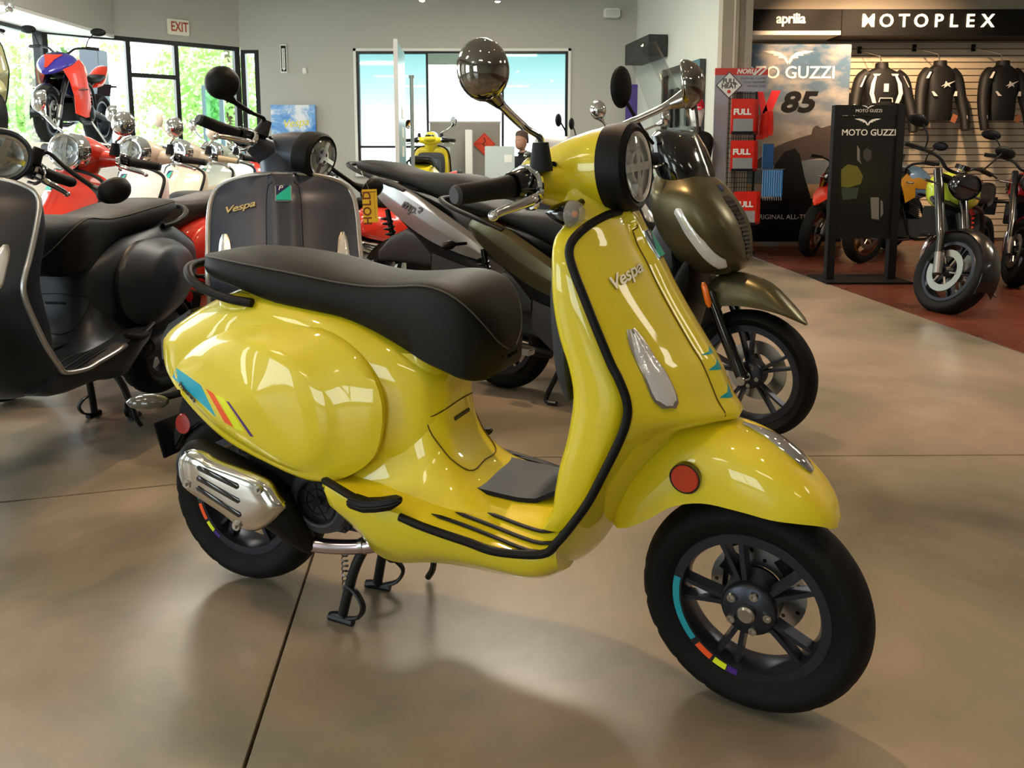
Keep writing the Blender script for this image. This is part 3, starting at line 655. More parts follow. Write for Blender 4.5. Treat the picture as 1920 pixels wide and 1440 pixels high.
# slim indicators let into the shield
for s in (-1, 1):
    def lampgrid(t0, t1, off, inset=0):
        q = []
        for i in range(13):
            u = i/12; t = t0+(t1-t0)*u; c = .755+.02*u
            wd = (.105-.040*u)*(1-abs(2*u-1)**7*.6)-inset; row = []
            for j in range(7):
                ss_ = s*(c+wd*(2*j/6-1)); row.append(on(t, ss_, off+.004*(1-(2*j/6-1)**2))[0])
            q.append(row)
        return q
    P('ind_frame%d' % s, 'indicator_frame', G().sheet(lampgrid(.432, .600, .001), .004), 'steel', parent='leg_shield')
    P('ind_lens%d' % s, 'indicator_lens', G().sheet(lampgrid(.438, .593, .0035, .012), .003), 'lens', parent='leg_shield')
# --- headset, steering group
hs = [(.795, 1.118, .04, .018), (.803, 1.117, .058, .028), (.82, 1.115, .068, .037), (.845, 1.113, .076, .050), (.875, 1.113, .081, .063), (.91, 1.116, .085, .074), (.95, 1.120, .088, .082), (.98, 1.122, .089, .085), (1.0, 1.123, .089, .086)]
rings = []
for x, zc, ry, rz in cr(hs, 3): rings.append([(x+(.0 if 1 else 0), *(lambda q: (q[0], zc+q[1]))(se(ry, rz, 2*pi*k/36, 2.1))) for k in range(36)])
g = G().loft(rings)
for s in (-1, 1):
    rr = []
    for t, y, x, z, rx, rz in [(0, .0, .90, 1.085, .07, .055), (1, .05, .89, 1.09, .06, .047), (2, .09, .88, 1.096, .048, .040), (3, .125, .872, 1.10, .038, .033), (4, .145, .868, 1.102, .034, .029)]:
        rr.append([(x+se(rx, rz, 2*pi*k/24, 2.2)[0], s*y, z+se(rx, rz, 2*pi*k/24, 2.2)[1]) for k in range(24)])
    g.loft(rr)
g.tube([(.925, 0, 1.08), (.965, 0, .99)], [.085, .075], 24, flat=.9)
P('headset', 'headset', g, 'body', True)
tilt = T(1.0, 0, 1.123) @ RY(-4)
g = G().lathe([(.080, -.014), (.0905, -.010), (.0925, .018), (.089, .040), (.080, .048), (.072, .044), (.070, .03), (.070, .0)], axis='x', n=40).xf(tilt)
P('bezel', 'headlight_bezel', g, 'bezel', True)
g = G().lathe([(.0, .012), (.03, .018), (.055, .030), (.068, .040), (.072, .042)], axis='x', n=40).xf(tilt)
P('reflector_bowl', 'reflector_bowl', g, 'reflector', True, parent='bezel')
g = G().lathe([(.0715, .040), (.062, .040), (.062, .046), (.0715, .048)], axis='x', n=40, closed=True); g.box((.040, 0, 0), (.02, .13, .016)); g.box((.040, 0, .0), (.016, .02, .12))
g.lathe([(.036, .036), (.028, .036), (.028, .046), (.036, .046)], axis='x', n=24, closed=True)
P('lamp_insert', 'lamp_insert', g.xf(tilt), 'chrome', True, parent='bezel')
P('headlight_glass', 'headlight_glass', G().lathe([(.0, .060), (.03, .058), (.055, .053), (.071, .046), (.071, .043), (.0, .055)], axis='x', n=40).xf(tilt), 'glass', True, parent='bezel')
for s in (-1, 1):
    n0 = len(PARTS)
    pod = [(.868, s*.140, 1.10), (.862, s*.160, 1.10), (.855, s*.185, 1.099)]
    P('switch%d' % s, 'switch_housing', G().tube(pod, [.034, .036, .028], 16), 'gloss', True)
    P('pod_ring%d' % s, 'chrome_collar', G().tube([(.869, s*.138, 1.102), (.866, s*.150, 1.102)], [.0375, .0375], 20), 'chrome', True)
    P('lever_bracket%d' % s, 'lever_bracket', G().tube(cr([(.875, s*.150, 1.130), (.905, s*.165, 1.118), (.915, s*.175, 1.09), (.900, s*.168, 1.06), (.872, s*.155, 1.055)], 4), [.007, .006], 8), 'chrome', True)
    P('grip%d' % s, 'handgrip', G().tube([(.856, s*.183, 1.099), (.852, s*.190, 1.099), (.838, s*.225, 1.097), (.806, s*.300, 1.093), (.804, s*.305, 1.093)], [.020, .0235, .0205, .0195, .017], 18), 'grip', True)
    P('cap%d' % s, 'grip_cap', G().tube([(.806, s*.302, 1.093), (.803, s*.309, 1.0925)], [.0195, .016], 18), 'grey', True, parent='grip%d' % s)
    lv = cr([(.905, s*.155, 1.085), (.912, s*.190, 1.078), (.900, s*.225, 1.070), (.878, s*.262, 1.060), (.872, s*.275, 1.055)], 5)
    gg = G().tube(lv, [.009, .0065], 10, flat=1.3); gg.ell((.870, s*.280, 1.053), (.0105, .0105, .0105))
    P('lever%d' % s, 'brake_lever', gg, 'chrome', True)
    P('mirror_boot%d' % s, 'mirror_boot', G().lathe([(.0, .032), (.016, .032), (.019, .012), (.0235, -.018), (.024, -.024), (0, -.024)], (.895, s*.135, 1.150), 'z', 20), 'rub2', True)
    HU = steerM(-8).inverted(); mc_ = HU @ (HF.pl(907, 130, -.29) if s < 0 else HF.pl(1288, 158, .25)); b0 = Vector((.895, s*.135, 1.17)); e0 = mc_+Vector((.012, -s*.030, -.060)) if s < 0 else mc_+Vector((-.035, -s*.02, -.045))
    sp_ = [Vector(q) for q in cr([tuple(b0), tuple(b0+Vector((0, s*.003, .022))), tuple(b0.lerp(e0, .45)+Vector((0, 0, .006))), tuple(e0)], 5)]
    P('stalk%d' % s, 'mirror_stalk', G().tube(sp_, [.0065]*10+[.0085]*5+[.011], 12), 'mirror', True)
    Mm = T(*mc_) @ RZ(180-38 if s < 0 else 180+16) @ RY(5)
    gg = G().tube([e0, mc_+Vector((0, 0, -.030))], [.011, .024], 14)
    pr = [(.0, .040), (.022, .037), (.039, .025), (.049, .006), (.051, -.006), (.048, -.010), (.0, -.010)]
    q = G().lathe([(r_, -h) for r_, h in pr], axis='x', n=36); q.xf(Matrix.Diagonal((1, .97, 1.12, 1))); gg.add([tuple(Mm @ Vector(v)) for v in q.v], q.f)
    P('mirror%d' % s, 'mirror_head', gg, 'mirrorh', True, ang=60)
    P('mglass%d' % s, 'mirror_glass', G().lathe([(0, .0115), (.045, .0115), (.045, .0105), (0, .0105)], axis='x', n=32).xf(Mm @ Matrix.Diagonal((1, .97, 1.12, 1))), 'mglass', True, parent='mirror%d' % s)
    # round indicator pods under the headset
    ip = Vector((.960, s*.135, 1.043)); Mi = T(*ip) @ RZ(s*8) @ RY(0)
    P('podcone%d' % s, 'indicator_pod', G().lathe([(.002, -.062), (.016, -.042), (.026, -.012), (.028, .0), (.0, .0)], axis='x', n=24).xf(Mi), 'gloss', True, fine='pod')
    P('podlens%d' % s, 'indicator_lens', G().lathe([(.028, .0), (.027, .010), (.021, .020), (.010, .026), (0, .027)], axis='x', n=24).xf(Mi), 'dome', True, parent='podcone%d' % s, fine='pod')
    P('podbulb%d' % s, 'bulb', G().ell((.008, 0, 0), (.008, .007, .007), n=10, m=6).xf(Mi), 'amber', True, parent='podcone%d' % s, fine='pod')
    P('podarm%d' % s, 'indicator_arm', G().tube([(.945, s*.13, 1.045), (.955, s*.075, 1.06)], .008, 8), 'gloss', True, parent='podcone%d' % s, fine='pod')
P('instrument', 'instrument_panel', G().ell((.835, 0, 1.150), (.045, .062, .014)), 'gloss', True)
P('bolt_hole', 'bolt', G().lathe([(0, .002), (.007, .002), (.007, -.004), (0, -.004)], (.905, -.0, 0), 'y', 12).xf(T(-.005, -.088, 1.135)), 'gloss', True, fine=True)
# --- front fender: lower edge (x,z), crest (x,z), half width
fd = [(1.020, .372, 1.018, .445, .074), (1.040, .374, 1.038, .500, .090), (1.075, .392, 1.078, .552, .098), (1.115, .422, 1.122, .590, .102), (1.160, .458, 1.170, .610, .104), (1.220, .480, 1.225, .619, .105), (1.290, .480, 1.285, .611, .104), (1.350, .474, 1.342, .588, .099), (1.400, .473, 1.395, .550, .088), (1.432, .468, 1.430, .512, .070), (1.450, .456, 1.450, .484, .046), (1.459, .447, 1.459, .458, .020)]
gr2 = []
for xl, zl, xc, zc, w_ in cr(fd, 4):
    row = []
    for j in range(25):
        a = pi*j/24; y, k = se(w_, 1, a, 2.6); row.append((xl+(xc-xl)*k, y, zl+(zc-zl)*k))
    gr2.append(row)
P('fender', 'front_fender', G().sheet(gr2, .004), 'body', True, ang=60)
cre = [(xc, zc) for xl, zl, xc, zc, w_ in cr(fd, 4)]
pts = [(x, 0, z+.004) for x, z in cre if 1.27 <= x <= 1.412]; n_ = len(pts)
P('crest', 'fender_crest', G().tube(pts, [.004+.019*min(1, i/(n_*.45))*(1 if i < n_*.8 else (n_-i)/(n_*.25)) for i in range(n_)], 12, flat=.42), 'chrome', True, parent='fender')
for s in (-1, 1):
    c_ = (1.19, s*.103, .528)
    P('refl_base%d' % s, 'reflector_base', G().lathe([(0, 0), (.031, 0), (.031, .014), (0, .014)], axis='y', n=28).xf(T(1.188, s*.100 if s > 0 else -.114, .528)), 'gloss', True, parent='fender', fine='refl')
    P('refl%d' % s, 'side_reflector', G().lathe([(0, s*.017), (.026, s*.017), (.028, s*.014), (.028, s*.012), (0, s*.012)], axis='y', n=28).xf(T(1.188, s*.100, .528)), 'redo', True, parent='fender', fine='refl')
# --- wheels
def tyre(r, rim, hw, n=110, groove=.004, step=6):
    pf = [(rim, -hw*.62), (rim+.012, -hw*.80), (rim+(r-rim)*.45, -hw*.98), (r-.030, -hw*.97), (r-.018, -hw*.84), (r-.009, -hw*.62), (r-.003, -hw*.36), (r, -hw*.1)]
    pf = pf+[(a, -b) for a, b in pf[::-1]]; m = len(pf); g = G(); V = []
    for i in range(n):
        a = 2*pi*i/n
        for j, (rr, h) in enumerate(pf):
            d = groove if 4 <= j <= m-5 and (i+abs(j-(m-1)/2)*1.0) % step < 1.01 and j not in (7, 8) else 0
            V.append(((rr-d)*cos(a), h, (rr-d)*sin(a)))
    F = [(i*m+j, i*m+(j+1) % m, ((i+1) % n)*m+(j+1) % m, ((i+1) % n)*m+j) for i in range(n) for j in range(m)]
    return g.add(V, F)
def rimring(R_, hw, inner=.86, n=64): return G().lathe([(R_, -hw), (R_+.004, -hw*.9), (R_-.004, -hw*.6), (R_-.012, 0), (R_-.004, hw*.6), (R_+.004, hw*.9), (R_, hw), (R_*inner+.004, hw), (R_*inner, hw*.7), (R_*inner-.002, 0), (R_*inner, -hw*.7), (R_*inner+.004, -hw)], axis='y', n=n, closed=True)
def spokes(n, r0, r1, hw, wd, split=0, a0=0, sweep=0):
    g = G()
    for k in range(n):
        for q in ((-1, 1) if split else (0,)):
            a = a0+2*pi*k/n; b = a+q*split/2; a_ = a+q*split*.35; pts = []
            for i in range(7):
                t = i/6; r = r0+(r1-r0)*t; ang = a_*(1-t)+(b+sweep)*t; pts.append((r*cos(ang), hw*(1-.3*t)*-1*.4, r*sin(ang)))
            rings = []
            for i, p in enumerate(pts):
                an = math.atan2(p[2], p[0]); tx = Vector((-sin(an), 0, cos(an)))*wd*(1-.1*i/6); v = Vector(p); h = Vector((0, hw*.45, 0))
                rings.append([v+tx+h, v+tx*.6-h, v-tx*.6-h, v-tx+h])
            g.loft(rings)
    return g
def wheel(pre, C, r, rim, hw, n5, a0, steer, disc_side=1):
    X = T(*C)
    P(pre+'tyre', 'tyre', tyre(r, rim, hw).xf(X), 'rubber', steer, ang=35)
    P(pre+'rim', 'wheel_rim', rimring(rim, hw*.66).xf(X), 'rim', steer)
    g = spokes(n5, .045, rim*.88, .030, .0085, .30, a0); P(pre+'spokes', 'spokes', g.xf(X), 'rim', steer, parent=pre+'rim')
    g = G().lathe([(0, -.050), (.014, -.050), (.018, -.044), (.05, -.040), (.056, -.034), (.058, -.02), (.058, .03), (0, .03)], axis='y', n=40).xf(X)
    P(pre+'hub', 'hub', g, 'rim', steer)
    P(pre+'nut', 'axle_nut', G().lathe([(0, -.062), (.014, -.062), (.018, -.058), (.018, -.048), (0, -.048)], axis='y', n=20).xf(X), 'steel', steer, parent=pre+'hub')
    for k in range(5):
        a = a0+2*pi*(k+.5)/5; q = X @ T(.040*cos(a), 0, .040*sin(a))
        P(pre+'bolt%d' % k, 'wheel_bolt', G().lathe([(0, -.044), (.004, -.044), (.004, -.050), (.0085, -.050), (.0085, -.036), (0, -.036)], axis='y', n=12).xf(q), 'steel', steer, parent=pre+'hub', fine=True)
FW = (1.300, 0, .2335)
wheel('f', FW, .2335, .160, .054, 5, R(36), True)
# disc, calliper and trailing arm on the left
g = G().lathe([(.055, .046), (.100, .046), (.100, .050), (.055, .050)], axis='y', n=48, closed=True)
P('disc', 'brake_disc', g.xf(T(*FW)), 'steel', True)
g = G()
for k in range(18):
    a = 2*pi*k/18; rr = .070+.018*(k % 2); g.lathe([(0, .0455), (.0045, .0455), (.0045, .0505), (0, .0505)], (rr*cos(a), 0, rr*sin(a)), 'y', 8)
P('disc_holes', 'disc_holes', g.xf(T(*FW)), 'gloss', True, parent='disc', fine=True)
g = G().lathe([(.030, .044), (.052, .044), (.052, .051), (.030, .051)], axis='y', n=5*8, closed=True); g.box((.062, .062, .068), (.05, .035, .05), M=RY(-40))
g.box((-.055, .06, .045), (.04, .03, .06), M=RY(30)); g.tube([(-.065, .055, .075), (-.07, .055, -.01), (-.05, .055, -.045)], .012, 8)
P('calliper', 'brake_calliper', g.xf(T(*FW)), 'black', True, bevel=.003)
g = G().tube([(1.300, .075, .2335), (1.235, .082, .31), (1.19, .07, .42), (1.15, .03, .55)], [.022, .024, .024, .02], 12); g.tube([(1.300, .04, .2335), (1.300, .085, .2335)], .02, 12)
P('fork', 'fork_arm', g, 'alloydark', True)
# rim stickers (near side)
def arc(cx, cz, r0, r1, a0, a1, y, n=10):
    q = []
    for i in range(n+1):
        a = R(a0+(a1-a0)*i/n); q.append([(cx+r0*cos(a), y, cz+r0*sin(a)), (cx+r1*cos(a), y, cz+r1*sin(a))])
    return G().sheet(q, .0008)
def rimstick(pre, C, steer, rr):
    for k, (c_, a0, a1, lab) in enumerate((('teal', 168, 222, 'teal arc sticker'), ('decal_red', 227, 241, 'orange-red sticker'), ('decal_lime', 243.5, 254, 'lime sticker'), ('decal_purple', 255, 263, 'purple sticker'))):
        P(pre+'st%d' % k, 'rim_sticker', arc(C[0], C[2], rr-.008, rr+.006, a0, a1, -.0372, 14), c_, steer, parent=pre+'rim', label=lab, fine='decal')
rimstick('f', FW, True, .153)
RW = (0, 0, .252)
wheel('r', RW, .2365, .160, .058, 5, R(20), False)
for k, (c_, a0, a1, lab) in enumerate((('teal', 150, 192, 'teal arc sticker'), ('decal_red', 197, 214, 'orange-red sticker'), ('decal_lime', 217, 228, 'lime sticker'), ('decal_purple', 229, 237, 'purple sticker'))):
    P('rst%d' % k, 'rim_sticker', arc(RW[0], RW[2], .147, .158, a0, a1, -.0402, 12), c_, False, parent='rrim', label=lab, fine='decal')
# --- engine, fan, exhaust
g = G().box((.16, .03, .33), (.34, .16, .12)); g.box((.37, 0, .285), (.20, .15, .10)); g.box((.30, -.05, .265), (.14, .10, .05)); g.box((.22, -.06, .36), (.26, .12, .14), M=RY(-8)); g.tube([(.06, .09, .28), (.0, .09, .26)], .06, 20); g.tube([(.30, .10, .30), (.0, .10, .27)], [.055, .075], 16, flat=.9)
P('engine', 'engine_case', g, 'grey', bevel=.012)
g = G().box((.10, -.05, .46), (.22, .08, .06), M=RY(12)); g.box((-.05, 0, .50), (.12, .14, .10)); P('undertray', 'inner_mudguard', g, 'black', bevel=.01)
fc = Matrix.Translation((.318, -.118, .335)) @ RY(0)
P('fan_housing', 'fan_housing', G().lathe([(.0, .03), (.083, .03), (.086, .0), (.080, -.018), (.062, -.026), (.054, -.024), (.050, -.006), (.0, -.004)], axis='y', n=44).xf(fc), 'grey')
g = G().lathe([(.0505, -.022), (.0545, -.022), (.0545, -.028), (.0505, -.028)], axis='y', n=40, closed=True); g.lathe([(.030, -.020), (.033, -.020), (.033, -.023), (.030, -.023)], axis='y', n=28, closed=True); g.lathe([(0, -.018), (.012, -.018), (.012, -.024), (0, -.024)], axis='y', n=16)
for k in range(7):
    a = 2*pi*k/7+.4; g.tube([(.01*cos(a), -.021, .01*sin(a)), (.052*cos(a+.35), -.021, .052*sin(a+.35))], .0016, 5)
P('fan_grille', 'fan_grille', g.xf(fc), 'black', parent='fan_housing', fine=True)
def PL(L, y): return [HF.pl(a, b, y) for a, b in L]
g = G().tube(cr([(-.045, -.165, .392), (0, -.17, .385), (.12, -.172, .352), (.21, -.168, .318), (.25, -.155, .285), (.275, -.13, .235), (.285, -.115, .215)], 4), [.048, .062, .066, .066, .062, .058, .052, .05][:1]*0 or .06, 20, flat=1.0)
mb = cr([(-.056, -.158, .394, .030), (-.048, -.158, .392, .046), (-.02, -.160, .388, .056), (.10, -.162, .356, .059), (.18, -.160, .330, .057), (.225, -.154, .295, .048), (.255, -.145, .255, .036), (.275, -.13, .222, .024), (.285, -.122, .212, .022)], 4)
P('muffler', 'muffler', G().tube([q[:3] for q in mb], [q[3] for q in mb], 22), 'black')
so = [(326, 864), (334, 852), (346, 849), (370, 855), (394, 869), (455, 891), (492, 909), (508, 932), (523, 956), (514, 971), (500, 985), (475, 1000), (450, 997), (420, 973), (380, 946), (342, 920), (330, 902), (326, 882)]
sp2 = PL(so, -.225); c2 = sum((Vector(p) for p in sp2), Vector())/len(sp2); sp2 = [Vector(p) for p in cr([tuple(p) for p in sp2], 3, True)]
rings = []
for t, dy in ((.0, -.012), (.3, -.012), (.6, -.011), (.8, -.008), (.92, -.002), (1.0, .010), (1.0, .022)): rings.append([c2.lerp(p, t)+Vector((0, dy+.006, 0)) for p in sp2])
for p in rings[-1]: p.y = max(p.y, -.21)
P('heat_shield', 'heat_shield', G().loft(rings), 'polish', ang=60)
for k, (a, b) in enumerate((((369, 876), (447, 914)), ((368, 895), (449, 941)), ((368, 914), (451, 968)))):
    q0, q1 = PL([a, b], -.2315); P('slot%d' % k, 'shield_slot', G().tube([q0, q0.lerp(q1, .03), q0.lerp(q1, .97), q1], [.002, .0068, .0068, .002], 8, flat=.3, up=(0, 1, 0)), 'gloss', parent='heat_shield')
    for dz in (.0085, -.0085): pass
for k, (a, b) in enumerate(((352, 906), (485, 917), (445, 985))):
    q0 = HF.pl(a, b, -.226); P('sbolt%d' % k, 'shield_bolt', G().lathe([(0, -.012), (.005, -.012), (.005, -.006), (.011, -.006), (.012, 0), (0, 0)], tuple(q0), 'y', 14), 'steel', parent='heat_shield', fine=True)
pipe = cr([(.278, -.125, .215), (.33, -.115, .214), (.40, -.105, .222), (.45, -.10, .236), (.475, -.095, .262), (.48, -.08, .30)], 5)
P('pipe', 'exhaust_pipe', G().tube(pipe, .0175, 16), 'heat')
P('pipe_clamp', 'pipe_clamp', G().tube([(.413, -.103, .2265), (.424, -.102, .230)], .0195, 16), 'steel', parent='pipe', fine=True)
# --- stand
for s in (-1, 1):
    lg = cr([(.43, s*.045, .255), (.40, s*.055, .21), (.372, s*.068, .15), (.352, s*.075, .08), (.338, s*.080, .022)], 4)
    g = G().tube(lg, [.013]*len(lg), 10); g.tube(cr([(.345, s*.08, .02), (.30, s*.082, .010), (.345, s*.085, .0105)], 3)[:4]+[(.372, s*.086, .011)], .0105, 8)
    P('stand%d' % s, 'centre_stand_leg', g, 'stand')
    g = G().tube(cr([(.352, s*.078, .10), (.385, s*.088, .092), (.408, s*.095, .065), (.392, s*.09, .032), (.355, s*.084, .016)], 4), [.009]*17, 8, flat=.6); P('tang%d' % s, 'stand_tang', g, 'stand', parent='stand%d' % s, fine=True)
g = G(); hel = [(.345+.008*cos(q*.9), -.075+.008*sin(q*.9), .20-.13*q/70) for q in range(71)]; g.tube(hel, .0018, 5)
P('spring', 'stand_spring', g, 'spring', fine=True)
P('side_stand', 'side_stand', G().tube(cr([(.50, .12, .25), (.47, .15, .13), (.46, .165, .05), (.44, .17, .012)], 4), .009, 8), 'stand')
P('stand_pad', 'side_stand_pad', G().lathe([(0, -.006), (.018, -.005), (.02, 0), (.018, .005), (0, .006)], axis='y', n=20).xf(T(.485, -.085, .215) @ Matrix.Diagonal((1, 1, 1.3, 1))), 'black')
# --- passenger peg, indicator, reflector, plate, flap
for s in (-1, 1):
    q = cr([(.392, s*.214, .432), (.43, s*.224, .426), (.47, s*.229, .415), (.51, s*.232, .404)], 4)
    P('pegbar%d' % s, 'footpeg_mount', G().tube(q, [.006, .011]+[.011]*(len(q)-2), 10, flat=.7), 'black')
    q = [[(x, s*(.232+dy), z+dz) for dy, dz in ((-.014, -.012), (-.014, .012), (.016, .012), (.022, 0), (.016, -.014))] for x, z in ((.470, .402), (.482, .406), (.515, .402), (.545, .408), (.585, .420), (.604, .427))]
    q[0] = [Vector(p).lerp(Vector((.47, s*.232, .402)), .5) for p in q[0]]; q[-1] = [Vector(p).lerp(Vector((.604, s*.232, .427)), .5) for p in q[-1]]
    P('peg%d' % s, 'passenger_footpeg', G().loft(q), 'black', bevel=.003)
    tip = HF.pl(283, 768, -.2); bs = Vector((-.09, -.105, .545)); 
    P('rarm%d' % s, 'rear_indicator_arm', G().tube([(bs.x, s*.08, .55), (-.125, s*.14, .542), (-.145, s*.165, .538)], [.011, .010, .013], 10), 'black')
    pr = [(-.112, .010), (-.120, .018), (-.145, .027), (-.172, .027), (-.195, .017), (-.207, .002)]
    P('rind%d' % s, 'rear_indicator', G().tube([(x, s*(.165+(-.118-x)*.45), .534) for x, r_ in pr], [r_ for x, r_ in pr], 16, flat=.75), 'smoke_lens')
    P('rrefl%d' % s, 'rear_reflector', G().lathe([(0, s*.005), (.024, s*.004), (.026, 0), (0, 0)], axis='y', n=26).xf(T(-.172, s*.058, .435) @ RZ(-s*20) @ Matrix.Diagonal((.82, 1, 1.1, 1))), 'redl')
g = G().loft([[(x, y, z) for y in (-w_, w_) for z in (z0, z1)][:0] or [(x, -w_, z0), (x, -w_, z1), (x, w_, z1), (x, w_, z0)] for x, w_, z0, z1 in ((-.05, .05, .46, .56), (-.12, .055, .44, .56), (-.18, .055, .40, .50), (-.225, .045, .345, .40))])
P('flap', 'rear_mudguard', g, 'black', bevel=.006)
P('plate_holder', 'plate_holder', G().box((-.262, 0, .375), (.008, .12, .10), M=RY(-18)), 'black', bevel=.002)
P('shock', 'rear_shock', G().tube([(.0, .06, .30), (-.02, .05, .50)], .012, 8).tube([(.012*cos(q*.9)-.02*q/60, .055+.022*sin(q*.9)-.0, .31+.17*q/60) for q in range(61)][:0] or [(.022*cos(q*.8)-.01, .055+.022*sin(q*.8), .31+.16*q/60) for q in range(61)], .004, 5), 'stand')
# glovebox lid lines and latch on the seat front
def neckx(z, y):
    for a_, b_ in zip(sorted(nk), sorted(nk)[1:]):
        if a_[0] <= z <= b_[0]:
            t = (z-a_[0])/(b_[0]-a_[0]); xf = a_[1]*(1-t)+b_[1]*t; w_ = a_[2]*(1-t)+b_[2]*t; hx = (xf-.30)/2
            k = min(abs(y)/w_, .999); return (xf+.30)/2+hx*(1-k**4.2)**(1/4.2)
    return .63
def neckside(z, x): return None
ln = [(z, y) for z, y in [(.447, .075), (.50, .10), (.56, .108), (.572, .095), (.580, .06), (.583, 0), (.580, -.06), (.572, -.095), (.56, -.108), (.50, -.10), (.447, -.075), (.445, 0)]]
pts = [(neckx(z, y)+.0005, y, z) for z, y in cr(ln, 5, True)]
P('lid_line', 'lid_seam', G().tube(pts+[pts[0]], .0016, 6), 'seamline', parent='rear_body', fine=True)
P('latch', 'lid_latch', G().box((neckx(.545, 0)+.000, -.0, .548), (.006, .075, .010)), 'recess', parent='rear_body', bevel=.002, fine=True)
P('number_bump', 'fuel_flap', G().ell((.085, -.118, .795), (.055, .03, .012), M=RX(40)), 'body', parent='rear_body')

M['seam'] = mat('seam_grey', '#4a4845', .6); M['seamline'] = mat('seam_shadow_gap', '#5a4c08', .8); M['recess'] = mat('recess', '#4a4010', .6)
M['dome'] = mat('dome_lens', '#e4e0d8', .08, alpha=.3, coat=1); M['alloydark'] = mat('dark_alloy', '#3b3c3e', .4, metal=.7)
M['smokel'] = mat('smoked_lens', '#4e4a45', .12, metal=.2, coat=1); M['polish'] = mat('polished_shield', '#d9d6d0', .13, metal=1); M['rubsoft'] = mat('soft_rubber', '#1a1c22', .6, spec=.3); M['gripm'] = mat('grip_rubber', '#0e0e0f', .6, spec=.3, bump=.5, bscale=700)
M['chrome_darkrefl'] = mat('chrome_dark_reflection', '#98938c', .04, metal=1)  # chrome with the reflection of a dark room put into its colour
BASE = dict(body='yellow', shield='yellow', inner='yellow', seat='vinyl', seam='seam', rail='black', mat='black', black='black', trim='black', dark='grey', chrome='chrome', badge_navy='badge_navy', badge_green='badge_green',
  white='white', vent='teal', logo='logo', steel='steel', lens='lens', bezel='black', reflector='reflector', glass='glass', gloss='gloss', grip='gripm', grey='grey', rub2='rubsoft', mirror='chrome', mirrorh='chrome_darkrefl', mglass='mirror', dome='dome', amber='amber',
  redo='redo', redl='redl', rubber='rubber', rim='gun', alloydark='alloydark', teal='teal', decal_blue='decal_blue', decal_red='decal_red', decal_lime='decal_lime', decal_purple='decal_purple', polish='polish', heat='heat', stand='dark', spring='spring',
  smoke_lens='smokel', seamline='seamline', recess='recess')
FOLD = {'1': T(.885, .135, 1.15) @ RX(-50) @ T(-.885, -.135, -1.15), '-1': T(.885, -.135, 1.15) @ RX(30) @ T(-.885, .135, -1.15)}
FOLD_LEFT = ('mirror1', 'stalk1', 'mirror-1', 'stalk-1')
def scooter(Mx, pal, label, steer=0, group=None, skip=(), fine=True, name='scooter', cat='scooter', drop=(), parts=None, fold=()):
    root = thing(name, label, cat, Mx, group); ids = {}; SM = steerM(steer); role = dict(BASE); role.update(pal); role['mirrorh'] = pal.get('mirror', 'chrome_darkrefl'); I4 = Matrix.Identity(4)
    for p in (parts or CLASSIC):
        if p['pid'] in drop or (p['fine'] in skip) or (p['fine'] is True and not fine) or (p['parent'] and p['parent'] not in ids): continue
        par = ids[p['parent']] if p['parent'] else root
        ms = [M[role[r]] if isinstance(role[r], str) else role[r] for r in p['roles']]
        o = ids[p['pid']] = obj(p['name'], p['me'], ms, par, (SM @ FOLD[p['pid'][-2:].lstrip('kr')] if p['pid'] in fold else SM if p['steer'] and not p['parent'] else None), p['label'])
        if p['name'] in ('disc_holes', 'mat_ribs', 'grille_mesh', 'fan_grille'): o['kind'] = 'stuff'
    return root
hero = scooter(HF.M, {}, 'glossy yellow scooter with black seat on its centre stand in the foreground', steer=-8)
# small script on the blue sticker
q0 = HF.pl(331, 716, -.2); 
# ================================================================== BIG-WHEEL SCOOTER WITH A TALL SCREEN
MAXI = []; PARTS = MAXI
st = [(-.10, .80, .72, .08), (.0, .80, .66, .13), (.15, .76, .55, .165), (.3, .70, .40, .18), (.45, .60, .24, .19), (.6, .50, .20, .20), (.75, .46, .20, .20), (.86, .52, .23, .19), (.95, .70, .33, .16), (1.0, .80, .50, .12)]
rings = [[(x, *(lambda q: (q[0], (zt+zb)/2+q[1]))(se(w_, (zt-zb)/2, 2*pi*k/28, 3.2))) for k in range(28)] for x, zt, zb, w_ in cr(st, 2)]
P('under', 'underbody', G().loft(rings), 'black')
tb = [(-.135, .818, .800, .095), (-.10, .842, .775, .125), (-.04, .850, .735, .15), (.05, .826, .680, .168), (.172, .775, .612, .182), (.30, .712, .555, .19), (.42, .648, .52, .193), (.52, .588, .495, .190), (.60, .53, .48, .182)]
